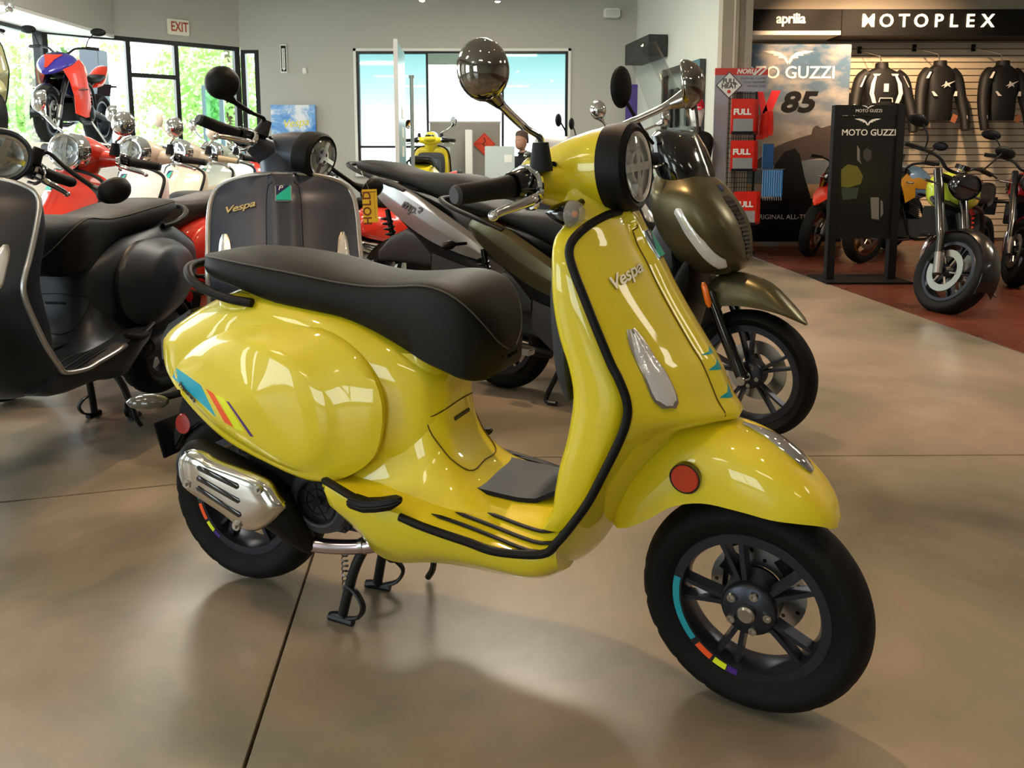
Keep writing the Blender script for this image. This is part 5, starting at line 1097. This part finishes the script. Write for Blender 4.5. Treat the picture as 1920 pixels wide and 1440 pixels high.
moto(Frame(4.63, 9.82, -152).M, 'orange-red trail motorcycle with a beak standing behind the black sign stand', tank='orangep', fender='orangep', fork='goldm', rim='bronze', kind='trail', steer=26, mirrors=False)
moto(Frame(5.05, 9.05, -158).M, 'sky blue and orange trail motorcycle with bronze rims behind the lime green one', tank='skyp', second='yellowt', fender='skyp', rim='bronze', kind='trail', steer=10, tail='grey', mirrors=True)
moto(Frame(-5.10, 10.0, -86).M @ T(0, 0, 1.27) @ Matrix.Diagonal((.88, 1, 1, 1)), 'purple and orange-red race motorcycle high on the white platform', tank='orangep', tail='orangep', second='orangep', fender='blackg', kind='sport', steer=4)
moto(Frame(-.40, 6.74, -12).M @ Matrix.Diagonal((1, 1, 1.12, 1)), 'black motorcycle with orange and blue tank behind the yellow scooter headset', tank='yellowt', second='navy', kind='naked', steer=0)
# ================================================================== DISPLAY WALL ON THE RIGHT
DY = 10.84
sw = struct('wall_slats', bx(2.72, 7.79, DY-.006, DY, 0, 2.74), mat('slat_groove', '#4a4238', .8))
z = .03
while z < 2.70:
    obj('slat', G().box((5.255, DY-.013, z+.038), (5.06, .014, .076)).mesh('slat', bevel=.003, bseg=1) if z < .04 else bpy.data.meshes['slat'], m_beige, sw, T(0, 0, z-.03)); z += .0865
m_blk = mat('sign_black', '#070707', .6, spec=.3)
m_glow = mat('lit_letter', '#ffe9c0', .4, emit=1.2)
FY = 10.35
a = at(1377, 17, FY); b = at(1579, 63, FY)
t = thing('fascia_sign', 'black fascia board with small white lettering above the sky banner', 'sign', T(0, FY, 0)); obj('board', bx(a.x, b.x, 0, .45, b.z+.03, a.z).mesh('b', bevel=.005), m_blk, t); obj('light_strip', bx(a.x+.02, b.x-.03, -.03, .4, b.z-.02, b.z+.03), mat('strip_white', '#d8d4cc', .5), t)
TXT('lettering', 'aprilia', .17, T((a.x+b.x)/2+.03, -.006, (a.z+b.z)/2+.03) @ FRONT, m_white, t, extrude=.003, bold=.004, space=.92)
a2 = at(1580, 17, FY-.02); 
t = thing('shop_sign', 'black fascia board with large glowing letters above the jackets', 'sign', T(0, FY-.02, 0)); obj('board', bx(a2.x, 7.75, 0, .48, a2.z-.325, a2.z).mesh('b', bevel=.005), m_blk, t)
xs = [1628, 1664, 1697, 1728, 1757, 1786, 1819, 1852]
for ch, px in zip('MOTOPLEX', [1628, 1662, 1695, 1727, 1760, 1788, 1819, 1852]):
    p = at(px, 40, FY-.03); TXT('letter', ch, .225, T(p.x, -.012, p.z) @ FRONT, m_glow, t, extrude=.008, bold=.0025)
# sky banner
def banner_mat():
    m = bpy.data.materials.new('sky_print'); m.use_nodes = True; n = m.node_tree; b = n.nodes['Principled BSDF']; b.inputs['Roughness'].default_value = .5
    t = n.nodes.new('ShaderNodeTexCoord'); s = n.nodes.new('ShaderNodeSeparateXYZ'); n.links.new(t.outputs['Object'], s.inputs[0])
    z = n.nodes.new('ShaderNodeTexNoise'); z.inputs['Scale'].default_value = 2.6; z.inputs['Detail'].default_value = 7; mp = n.nodes.new('ShaderNodeMapping'); mp.inputs['Scale'].default_value = (1, 1, 2); n.links.new(t.outputs['Object'], mp.inputs[0]); n.links.new(mp.outputs[0], z.inputs['Vector'])
    r = n.nodes.new('ShaderNodeValToRGB'); mr = n.nodes.new('ShaderNodeMapRange'); mr.inputs[1].default_value = .9; mr.inputs[2].default_value = 2.55; n.links.new(s.outputs['Z'], mr.inputs[0]); n.links.new(mr.outputs[0], r.inputs[0])
    E = r.color_ramp.elements; E[0].position = 0; E[0].color = (*lin('#9a7850'), 1); E[1].position = 1; E[1].color = (*lin('#2d5678'), 1)
    for p, c in ((.18, '#857460'), (.40, '#62666c'), (.65, '#4a6076')): e = E.new(p); e.color = (*lin(c), 1)
    r2 = n.nodes.new('ShaderNodeValToRGB'); r2.color_ramp.elements[0].position = .45; r2.color_ramp.elements[1].position = .62; n.links.new(z.outputs[0], r2.inputs[0])
    mx = n.nodes.new('ShaderNodeMix'); mx.data_type = 'RGBA'; n.links.new(r2.outputs[0], mx.inputs[0]); n.links.new(r.outputs[0], mx.inputs[6]); mx.inputs[7].default_value = (*lin('#8d8a88'), 1); n.links.new(mx.outputs[2], b.inputs['Base Color'])
    return m
BY = 10.1
a = at(1380, 83, BY); b = at(1577, 455, BY); zb = .0
t = thing('sky_banner', 'tall banner with stormy sky and mountains and large black 85', 'banner', T(0, BY, 0))
obj('board', bx(a.x, b.x, 0, .06, zb, a.z).mesh('b', bevel=.004), banner_mat(), t)
def bp(px, py): p = at(px, py, BY); return (p.x, p.z)
m_rock = mat('rock_print', '#3a302c', .6, var=.3, vscale=6); m_sea = mat('sea_print', '#5c666c', .6, var=.35, vscale=5)
def fl_poly(name, pts, m, off, par, conv=bp): obj(name, G().prism([conv(*p) for p in pts], -off, -off+.001, 'y'), m, par)
fl_poly('sea', [(1381, 300), (1576, 300), (1576, 345), (1381, 345)], m_sea, .001, t)
fl_poly('mountain', [(1381, 322), (1420, 300), (1450, 277), (1475, 266), (1500, 258), (1521, 252), (1524, 240), (1531, 235), (1540, 240), (1560, 234), (1576, 230), (1576, 300), (1540, 296), (1500, 302), (1440, 312)], m_rock, .002, t)
fl_poly('rider_shape', [(1445, 360), (1452, 310), (1470, 285), (1490, 278), (1500, 290), (1508, 330), (1520, 370), (1500, 385), (1455, 385)], m_blk, .003, t)
fl_poly('lower_band', [(1381, 372), (1576, 372), (1576, 453), (1381, 453)], m_blk, .004, t)
def wing(cx, cy, hw, conv, par, m, off):
    for s in (-1, 1):
        P_ = [(0, 8), (.10, -2), (.30, -10), (.62, -14), (1, -13), (.72, -8), (.55, -7), (.60, -4), (.36, -3), (.40, 1), (.18, 2), (.12, 8), (.03, 14)]
        fl_poly('eagle_wing', [(cx+s*x*hw, cy+y*hw/52) for x, y in (P_ if s > 0 else P_[::-1])], m, off, par, conv)
m_sil = mat('silver_print', '#cfcfcc', .5)
wing(1478, 108, 48, bp, t, m_sil, .004)
x, z = bp(1466, 137); TXT('lettering', 'MOTO GUZZI', .21, T(x, -.004, z) @ FRONT, m_white, t, extrude=.0015, bold=.003)
fl_poly('red_slash', [(1428, 215), (1447, 170), (1464, 170), (1446, 212), (1440, 225)], mat('print_red', '#c8202a', .5), .004, t); fl_poly('red_slash', [(1420, 172), (1431, 172), (1440, 212), (1438, 224), (1428, 220)], MATS['print_red'], .004, t)
x, z = bp(1494, 193); TXT('model_number', '85', .34, T(x, -.005, z) @ FRONT @ Matrix.Diagonal((1.25, 1, 1, 1)), m_blk, t, extrude=.0015, bold=.012, shear=.25)
x, z = bp(1421, 407); TXT('lettering', 'ORIGINAL ALL-TERRAIN', .085, T(x-.06, -.006, z) @ FRONT, m_white, t, extrude=.001, cx='LEFT')
# black sign stand
SY = 7.26
t = thing('sign_stand', 'black upright poster stand with eagle emblem and dark rider poster', 'stand', T(0, SY, 0))
def sp_(px, py): p = at(px, py, SY); return (p.x, p.z)
xl, _ = sp_(1556, 500); xr, _ = sp_(1671, 500); zt = sp_(1600, 197)[1]
for x in (xl, xr): obj('post', bx(x-.035, x+.035, -.02, .06, .02, zt).mesh('post', bevel=.003), m_blk, t)
obj('base_plate', bx(xl-.10, xr+.12, -.20, .30, 0, .018).mesh('b', bevel=.004), m_blk, t)
z0 = sp_(1600, 447)[1]; z1 = sp_(1600, 217)[1]; obj('poster', bx(xl+.035, xr-.035, .0, .03, z0, z1), mat('poster_black', '#121111', .35), t); obj('header', bx(xl, xr, -.01, .05, z1+.005, zt), m_blk, t)
def sq(px, py): x, z = sp_(px, py); return (x, z)
fy = -.0015
xm = (xl+xr)/2
def onp(name, pts, m, off=.001): obj(name, G().prism([sq(*p) for p in pts], -off, -off+.0008, 'y'), m, t)
wing(1627, 229, 25, sq, t, m_sil, .0015); wing(1627, 201, 12, sq, t, m_sil, .0115)
x, z = sq(1629, 249); TXT('lettering', 'MOTO GUZZI', .078, T(x, -.002, z) @ FRONT, m_sil, t, extrude=.001, bold=.001); x, z = sq(1628, 208); TXT('lettering', 'MOTO GUZZI', .038, T(x, -.012, z) @ FRONT, m_sil, t, extrude=.001)
onp('tank_print', [(1577, 318), (1590, 308), (1608, 312), (1618, 330), (1614, 345), (1590, 352), (1577, 350)], mat('print_olive', '#5e5a1c', .5)); onp('tank_print', [(1577, 352), (1610, 352), (1606, 372), (1580, 375)], mat('print_green', '#2e3a2a', .5))
onp('wheel_print', [(1632, 370), (1648, 370), (1648, 412), (1634, 410)], mat('print_grey', '#6a675f', .5), .001); onp('wheel_print', [(1651, 375), (1655, 378), (1656, 400), (1651, 408)], MATS['print_grey'])
onp('face_print', [(1607, 272), (1612, 280), (1612, 300), (1616, 308), (1607, 300)], MATS['print_grey']); onp('face_print', [(1618, 285), (1624, 278), (1634, 282), (1634, 298), (1626, 304), (1620, 298)], mat('print_dim', '#34322f', .5))
# jackets
m_jk = mat('jacket_black', '#0a0a0b', .6, bump=.6, bscale=60); m_jw = mat('jacket_white', '#cfcbc6', .55)
def jacket(px, py, label, wide=1.0, turn=0, style=0):
    a = at(px, py, 10.38); t = thing('riding_jacket', label, 'jacket', T(a.x, 10.42, a.z) @ RZ(turn), 'riding jackets hanging on the slatted wall')
    W = .255*wide
    sec = [(-.02, .07, .06), (-.05, .12, .08), (-.09, W*.72, .09), (-.15, W*.86, .11), (-.28, W*.80, .13), (-.45, W*.74, .13), (-.62, W*.76, .12), (-.72, W*.74, .11)]
    obj('body', G().loft([[(*se(w_, d, 2*pi*k/28, 2.6), z) for k in range(28)] for z, w_, d in cr(sec, 3)]), m_jk, t)
    obj('collar', G().lathe([(.085, -.05), (.075, .03), (.062, .03), (.07, -.05)], axis='z', n=20, closed=True), m_jk, t)
    for s in (-1, 1):
        ar = cr([(s*W*.66, 0, -.12), (s*W*.98, -.02, -.20), (s*W*1.18, -.05, -.42), (s*W*1.30, -.11, -.66), (s*W*1.30, -.15, -.84)], 4)
        sl = obj('sleeve', G().tube(ar, [.085+(.05-.085)*i/(len(ar)-1) for i in range(len(ar))], 16, flat=1), m_jk, t)
        def patch(nm, pts, m=m_jw): obj(nm, G().sheet([[(s*x, y, z), (s*(x+dx), y, z)] for x, dx, y, z in pts], .004), m, t)
        if style == 0:
            patch('white_panel', [(W*.40, .03, -.118, -.14), (W*.50, .05, -.142, -.24), (W*.55, .055, -.150, -.36), (W*.42, .05, -.150, -.48)])
            patch('white_panel', [(W*.22, .10, -.118, -.115), (W*.30, .07, -.115, -.14)])
            obj('cuff_stripe', G().tube([(s*(W*1.30+.035), -.17, -.50), (s*(W*1.34+.03), -.19, -.80)], .008, 6, flat=.6), m_jw, t)
            obj('shoulder_stripe', G().tube([(s*W*.85, -.085, -.14), (s*W*1.08, -.11, -.28)], .016, 8, flat=.4), m_jw, t)
        else:
            patch('light_stripe', [(W*.62, .03, -.120, -.36), (W*.45, .05, -.148, -.42)])
            obj('cuff_stripe', G().tube([(s*(W*1.29), -.165, -.66), (s*(W*1.31), -.185, -.78)], .008, 6, flat=.6), m_jw, t)
            if s < 0: obj('shoulder_mark', G().tube([(s*W*.80, -.085, -.12), (s*W*1.02, -.11, -.20)], .018, 8, flat=.4), m_jw, t)
    if style == 0:
        obj('hem_stripe', G().tube([(-.09, -.150, -.47), (-.08, -.152, -.42), (.08, -.152, -.42), (.09, -.150, -.47)], .007, 6), m_jw, t); obj('emblem', G().box((0, -.142, -.29), (.06, .01, .10)), m_jw, t)
    else:
        obj('star_emblem', G().prism([(-.09, -.03), (-.04, .0), (-.03, .035), (0, .01), (.10, .04), (.02, -.005), (.04, -.04), (0, -.02), (-.05, -.05), (-.04, -.02)], -.150, -.144, 'y').xf(T(.02, 0, -.27)), m_jw, t)
        obj('swing_tag', G().box((.10, -.20, -.70), (.07, .003, .10), M=RY(20)), mat('swing_tag', '#9a5a3a', .7), t)
    obj('hanger', G().tube([(-W*.7, 0, -.10), (0, 0, -.01), (0, 0, .03), (W*.7, 0, -.10)], .008, 6), M['black'], t)
    obj('wall_arm', G().tube([(0, .02, .05), (-.02, .02, .12), (-.10, .38, .235)], .008, 8), M['steel'], t); obj('arm_plate', G().box((-.10, .40, .24), (.05, .02, .09)), M['black'], t)
    obj('hook', G().tube(cr([(0, 0, .02), (.0, .02, .06), (0, .0, .075)], 4), .004, 6), M['steel'], t)
jacket(1656, 122, 'black jacket with white chest curves hanging left behind the sign stand', 1.15, 4, 0)
jacket(1766, 118, 'plain black jacket with a small white star hanging in the middle', .92, 8, 1)
jacket(1884, 118, 'black jacket with white star cut off by the right edge of the picture', 1.0, 12, 1)
# glove rack with red packs
RY_ = 8.95
t = thing('merchandise_rack', 'grey and red display rack with a wire grid before the wall end', 'rack', T(0, RY_, 0))
def rp_(px, py): p = at(px, py, RY_); return (p.x, p.z)
x0, zt = rp_(1341, 128); x1, _ = rp_(1438, 170); xg, _ = rp_(1405, 300)
m_rg = mat('rack_grey', '#9a9ca6', .5); m_rr = mat('rack_red', '#c8443c', .5)
zh = rp_(1400, 141)[1]; zl = rp_(1400, 172)[1]
obj('side_board', bx(x0, x0+.15, -.01, .012, .12, zl), m_rg, t); obj('header_board', bx(x0, x1, -.012, .012, zl, zh), m_rg, t); obj('header_band', bx(x0, x1, -.014, .012, zh, zt), m_rr, t)
TXT('lettering', 'NORU', .07, T(rp_(1398, 135)[0], -.016, (zh+zt)/2) @ FRONT, m_white, t, shear=.3, extrude=.001, bold=.003)
for k in (0, 1): obj('white_slash', G().prism([(.0, 0), (.03, 0), (.11, .075), (.08, .075)], -.017, -.0165, 'y').xf(T(x1-.17+.06*k, 0, zh)), m_white, t)
x, z = rp_(1366, 160); d = .145
obj('diamond_border', G().prism([(d, 0), (0, d), (-d, 0), (0, -d)], -.024, -.016, 'y').xf(T(x, 0, z)), M['midgrey'], t); obj('diamond', G().prism([(d*.9, 0), (0, d*.9), (-d*.9, 0), (0, -d*.9)], -.028, -.024, 'y').xf(T(x, 0, z)), m_white, t)
TXT('lettering', 'FULL', .068, T(x, -.029, z+.042) @ FRONT, M['midgrey'], t, extrude=.001, bold=.003); TXT('lettering', 'HEAT', .068, T(x, -.029, z-.012) @ FRONT, M['midgrey'], t, extrude=.001, bold=.003)
obj('red_dot', G().lathe([(0, -.0295), (.02, -.0295), (.02, -.028), (0, -.028)], (x, 0, z-.07), 'y', 16), m_rr, t)
for k, s_ in enumerate(('ESSENTIAL 3-LAYER', 'COLD WEATHER', 'RIDING GEAR')): TXT('lettering', s_, .032, T(x1-.02, -.0135, zh-.035-.042*k) @ FRONT, M['midgrey'], t, extrude=.0006, cx='RIGHT')
g = G()
for i in range(9): g.tube([(x0+.17+.028*i, 0, .12), (x0+.17+.028*i, 0, zl)], .003, 5)
for i in range(34): g.tube([(x0+.16, 0, .14+.054*i), (xg+.04, 0, .14+.054*i)], .003, 5)
gm = g.mesh('grid'); o = obj('wire_grid', gm, M['black'], t)
obj('pole', G().tube([(xg+.05, 0, .06), (xg+.05, 0, zl)], .014, 10), M['black'], t)
for dx in (0.02, .40): obj('castor', G().lathe([(0, -.015), (.03, -.015), (.03, .015), (0, .015)], (x0+dx, 0, .03), 'y', 16), M['black'], t)
obj('base_bar', bx(x0, xg+.07, -.12, .12, .055, .08), M['black'], t)
m_pk = mat('pack_red', '#d02a1e', .25, coat=.6); m_win = mat('pack_window', '#c7cbd2', .15, metal=.6, bump=1, bscale=25); m_pd = mat('pack_dark', '#1a1a1e', .3)
rows = [('upper', 188, 252, 1358, 1400), ('middle', 264, 320, 1357, 1396), ('lower', 358, 418, 1362, 1400)]
for nm, ya, yb, xa, xb in rows:
    for i in range(4):
        (xx0, zz0), (xx1, zz1) = rp_(xa, yb), rp_(xb, ya); wd = .20; cxx = xx0+.10+.030*i; yy = RY_-.24+.055*i
        k = thing('glove_pack', 'red hanging pack, %s of the %s row on the grey rack' % (['front one', 'second one', 'third one', 'rearmost'][i], nm), 'pack', T(cxx+.03, yy, zz0) @ Matrix.Diagonal((1.25, 1, 1, 1)), 'red packs on the grey rack'); hh = zz1-zz0
        obj('pouch', G().loft([[(-.105, 0, 0), (.105, 0, 0), (.105, .01, 0), (-.105, .01, 0)], [(-.10, -.016, .05), (.10, -.016, .05), (.10, .022, .05), (-.10, .022, .05)], [(-.10, -.012, hh*.5), (.10, -.012, hh*.5), (.10, .018, hh*.5), (-.10, .018, hh*.5)], [(-.10, 0, hh), (.10, 0, hh), (.10, .004, hh), (-.10, .004, hh)]]), m_pk, k)
        obj('window', G().box((.0, -.0165, hh*.25), (.17, .004, hh*.36), M=RX(0)), m_win, k); obj('dark_base', G().box((0, -.014, .012), (.19, .01, .03)), m_pd, k)
        TXT('lettering', 'FULL', .07, T(-.01, -.0145, hh*.62) @ FRONT @ Matrix.Diagonal((1, 1.2, 1, 1)), m_white, k, extrude=.001, bold=.003); obj('peg', G().tube([(0, .0, hh-.02), (0, RY_-yy, hh-.02)], .003, 5), M['steel'], k)
for nm, ya, yb in (('upper', 175, 262),):
    for i in range(3):
        (xx0, zz0), (xx1, zz1) = rp_(1424, 262), rp_(1440, 196); k = thing('glove_pack', 'red pack hanging edge-on right of the rack pole, %s' % ('nearest', 'middle', 'farthest')[i], 'pack', T(xx0-.02+.035*i, RY_-.05-.04*i, zz0+.02*i) @ RZ(-60) @ Matrix.Diagonal((.8, 1, .8, 1)), 'red packs beside the rack pole')
        obj('pouch', G().loft([[(-.07, 0, 0), (.07, 0, 0), (.07, .01, 0), (-.07, .01, 0)], [(-.07, -.014, .12), (.07, -.014, .12), (.07, .02, .12), (-.07, .02, .12)], [(-.07, 0, .33), (.07, 0, .33), (.07, .004, .33), (-.07, .004, .33)]]), m_pk, k)
m_bl = mat('cord_blue', '#1f6fae', .4)
for i in range(9):
    (xx, zz), (_, z2) = rp_(1427+4.2*i, 318), rp_(1430, 368); k = thing('blue_strap', 'blue strap hanging in a row, %s from the rack pole' % ('first', 'second', 'third', 'fourth', 'fifth', 'sixth', 'seventh', 'eighth', 'ninth')[i], 'strap', T(xx, RY_-.10, zz), 'blue straps beside the rack')
    obj('strap', G().box((0, 0, (z2-zz)/2), (.018, .03, zz-z2)).mesh('s', bevel=.003), m_bl, k); obj('clip', G().tube([(0, 0, z2-zz), (.004, 0, z2-zz-.04)], .003, 5), M['steel'], k)
(xx, zz) = rp_(1428, 270); tag(obj('blue_pouch', bx(xx, xx+.12, RY_-.06, RY_-.03, zz-.28, zz).mesh('p', bevel=.004), mat('pouch_blue', '#1c4f86', .5)), 'dark blue pouch hanging between red packs and blue straps', 'pouch')
obj('strap_bar', G().tube([(xg+.05, -.10, rp_(1427, 317)[1]), (xg+.36, -.10, rp_(1427, 317)[1])], .005, 6), M['steel'], t)
# black shelf box and framed case on the inner wall
WM = T(2.34, 9.3, 0) @ RZ(98.44)       # along the slanted inner wall, local y points into the room
tag(obj('wall_box', bx(1.70, 2.80, .015, .275, 2.45, 2.74).mesh('w', bevel=.006), mat('box_black', '#2a2d2d', .5), None, WM), 'long black box mounted high on the pale inner wall', 'box')
t = thing('display_case', 'black framed display case on the pale inner wall', 'case', WM)
for q in ((.35, 1.70, .01, .08, 2.18, 2.27), (.35, .42, .01, .08, 1.0, 2.18), (1.63, 1.70, .01, .08, 1.0, 2.18), (.35, 1.70, .01, .08, .93, 1.0)): obj('frame_bar', bx(*q), M['gloss'], t)
obj('back_board', bx(.42, 1.63, .005, .012, 1.0, 2.18), mat('case_grey', '#8f9894', .6), t)
for x in (.6, .8, 1.2, 1.4): obj('dark_gear', G().box((x, .05, 1.75), (.10, .05, .5)), M['dark'], t, bevel=.01)
# mannequin with red cap
a = at(1306, 212, 8.85); t = thing('mannequin', 'white mannequin head with a red cap and black top beside the rack', 'mannequin', T(a.x, 8.85, a.z-1.62) @ RZ(-100))
obj('torso', G().loft([[(*se(d, w_, 2*pi*k/24, 2.3), z) for k in range(24)] for z, w_, d in cr([(.75, .17, .11), (.95, .15, .10), (1.15, .17, .12), (1.32, .19, .12), (1.40, .15, .09), (1.44, .06, .06), (1.50, .05, .05)], 3)]), M['black'], t)
obj('head', G().loft([[(c_+se(d, w_, 2*pi*k/24, 2.1)[0], se(d, w_, 2*pi*k/24, 2.1)[1], z) for k in range(24)] for z, w_, d, c_ in cr([(1.46, .048, .05, 0), (1.51, .055, .06, .01), (1.54, .062, .085, .02), (1.60, .074, .10, .015), (1.67, .078, .10, .01), (1.73, .065, .085, 0), (1.76, .03, .04, 0)], 3)]), M['white'], t)
g = G().loft([[(se(d, w_, 2*pi*k/24, 2.1)[0], se(d, w_, 2*pi*k/24, 2.1)[1], z) for k in range(24)] for z, w_, d in cr([(1.665, .084, .106), (1.70, .083, .105), (1.75, .068, .085), (1.785, .03, .04), (1.79, .005, .005)], 3)]); g.sheet([[(.09+.02*i, .07*(2*j/6-1)*(1-i*.12), 1.668-.006*i) for j in range(7)] for i in range(5)], .005)
obj('cap', g, mat('cap_red', '#c41230', .6), t); obj('stand_pole', G().tube([(0, 0, .02), (0, 0, .8)], .02, 10).lathe([(0, 0), (.16, 0), (.16, .015), (0, .015)], axis='z', n=24), M['steel'], t)
tag(obj('purple_banner', bx(1.72, 1.90, 12.30, 12.34, 1.55, 2.2).mesh('b'), mat('banner_purple', '#4a3a86', .5)), 'small purple banner on the pale wall behind the windscreen', 'banner')
# ================================================================== PERSON AT THE DESK
def person():
    a = at(987, 262, 11.35); t = thing('person', 'man with short grey-brown hair in a black polo shirt looking down at a monitor', 'person', T(a.x, 11.35, a.z-1.27) @ RZ(-128))
    skin = mat('skin', '#a47a68', .6); hair = mat('hair_greybrown', '#4a3b33', .8, bump=.8, bscale=300); shirt = mat('polo_black', '#0f0f12', .8); m_tr = mat('trouser_grey', '#33343a', .8)
    # x forward, z up; head centre 1.27, seat .47
    J = {'pel': (0, 0, .52), 'sp': (.02, 0, .74), 'ch': (.06, 0, .93), 'nk': (.08, 0, 1.08), 'hd': (.10, 0, 1.16)}
    v = [(0, 0, .53), (.02, 0, .74), (.05, 0, .92), (.07, 0, 1.02), (.085, 0, 1.09), (.10, 0, 1.15)]; r = [(.15, .12), (.14, .11), (.15, .12), (.10, .09), (.055, .055), (.05, .05)]
    e = [(i, i+1) for i in range(5)]
    for s in (-1, 1):
        b = len(v); v += [(.05, s*.18, 1.00), (.13, s*.23, .80), (.36, s*.17, .79), (.43, s*.15, .785)]; r += [(.062, .062), (.045, .045), (.034, .034), (.026, .026)]; e += [(2, b), (b, b+1), (b+1, b+2), (b+2, b+3)]
        b = len(v); v += [(.04, s*.10, .52), (.44, s*.13, .52), (.42, s*.13, .10), (.52, s*.13, .05)]; r += [(.10, .10), (.07, .07), (.045, .045), (.035, .03)]; e += [(0, b), (b, b+1), (b+1, b+2), (b+2, b+3)]
    me = bpy.data.meshes.new('body'); me.from_pydata(v, e, []); o = bpy.data.objects.new('body', me); COL.objects.link(o)
    m = o.modifiers.new('skin', 'SKIN'); sd = me.skin_vertices[0].data
    for i, q in enumerate(r): sd[i].radius = q; sd[i].use_root = i == 0
    o.modifiers.new('s', 'SUBSURF').levels = 2; bpy.context.view_layer.update()
    me2 = bpy.data.meshes.new_from_object(o.evaluated_get(bpy.context.evaluated_depsgraph_get())); bpy.data.objects.remove(o)
    # head joined into the same body mesh
    bm = bmesh.new(); bm.from_mesh(me2)
    hd = G().loft([[(.115+c_+se(d, w_, 2*pi*k/28, 2.1)[0], se(d, w_, 2*pi*k/28, 2.1)[1], 1.15+z) for k in range(28)] for z, w_, d, c_ in cr([(-.02, .035, .05, -.01), (.0, .05, .075, .012), (.03, .062, .092, .012), (.075, .070, .098, .008), (.13, .076, .098, 0), (.18, .072, .094, -.004), (.22, .052, .070, -.006), (.235, .015, .02, -.006)], 3)])
    hd.loft([[(.205+x, y*w_, 1.15+z) for x, y in ((0, -1), (.0+d, 0), (0, 1), (-.02, 0))] for z, w_, d in ((.118, .006, .006), (.09, .009, .018), (.068, .016, .030), (.060, .012, .010))])
    for s in (-1, 1): hd.ell((.11, s*.078, 1.15+.09), (.016, .010, .030), M=RZ(s*20)); hd.ell((.200, s*.030, 1.15+.118), (.008, .014, .006))
    hd.ell((.198, 0, 1.15+.036), (.010, .022, .006))
    # hands with five fingers resting on the desk
    for s in (-1, 1):
        hd.tube([(.42, s*.15, .785), (.46, s*.148, .782), (.50, s*.146, .778)], [.026, .036, .030], 12, flat=.5)
        for k, (dy, L) in enumerate(((-.028, .052), (-.010, .064), (.009, .068), (.027, .060))):
            hd.tube([(.495, s*(.146-dy), .780), (.50+L*.5, s*(.146-dy*1.1), .788), (.50+L, s*(.146-dy*1.15), .768)], [.0085, .008, .0065], 8)
        hd.tube([(.45, s*.120, .780), (.475, s*.095, .778), (.505, s*.088, .770)], [.011, .010, .008], 8)
    tmp = hd.mesh('tmp'); n0 = len(bm.verts); bm.from_mesh(tmp); bm.faces.ensure_lookup_table()
    me3 = bpy.data.meshes.new('body'); bm.to_mesh(me3); bm.free()
    for mm in (skin, shirt, m_tr): me3.materials.append(mm)
    for p in me3.polygons:
        c = p.center; p.use_smooth = True
        torso = c.z < 1.095 and c.z > .60 and c.x < .30 or (c.z < 1.095 and abs(c.y) < .2 and .6 < c.z and c.x < .2)
        p.material_index = 2 if c.z <= .62 else (1 if torso and not (c.x > .22 and c.z < .86) else 0)
    b = bpy.data.objects.new('body', me3); COL.objects.link(b); b.parent = t
    hr = G().loft([[(.108+c_+se(d, w_, 2*pi*k/28, 2.1)[0], se(d, w_, 2*pi*k/28, 2.1)[1], 1.15+z) for k in range(28)] for z, w_, d, c_ in cr([(.07, .070, .050, -.055), (.11, .078, .070, -.038), (.145, .082, .096, -.014), (.17, .082, .102, -.003), (.205, .078, .098, -.002), (.235, .058, .076, -.004), (.252, .015, .02, -.006)], 3)])
    obj('hair', hr, hair, t); obj('polo_collar', G().tube(cr([(.15, 0, 1.075), (.11, .055, 1.085), (.05, .045, 1.105), (.03, 0, 1.11), (.05, -.045, 1.105), (.11, -.055, 1.085)], 4, True)+[(.15, 0, 1.075)], .013, 8), shirt, t)
    for s in (-1, 1): obj('eye', G().ell((.2065, s*.030, 1.15+.114), (.005, .010, .005)), M['gloss'], t)
    for s in (-1, 1): obj('shoe', G().loft([[(x, s*.13+se(w_, h, 2*pi*k/16, 2.5)[0], .012+h+se(w_, h, 2*pi*k/16, 2.5)[1]) for k in range(16)] for x, w_, h in ((.37, .03, .03), (.40, .042, .045), (.48, .045, .04), (.58, .045, .028), (.63, .025, .018))]), M['black'], t)
    c = thing('office_chair', 'black office chair under the seated man', 'chair', t.matrix_basis.copy())
    obj('seat', G().box((.08, 0, .40), (.46, .46, .07)).mesh('s', bevel=.02), M['black'], c); obj('backrest', G().box((-.20, 0, .78), (.05, .42, .50), M=RY(-6)).mesh('s', bevel=.02), M['black'], c); obj('column', G().tube([(.05, 0, .06), (.05, 0, .37)], .03, 12).tube([(-.12, 0, .38), (-.2, 0, .55)], .02, 8), M['dark'], c)
    for k in range(5): a_ = 2*pi*k/5; obj('foot', G().tube([(.05, 0, .08), (.05+.27*cos(a_), .27*sin(a_), .04)], [.022, .015], 8).ell((.05+.27*cos(a_), .27*sin(a_), .025), (.025, .025, .025)), M['dark'], c)
person()
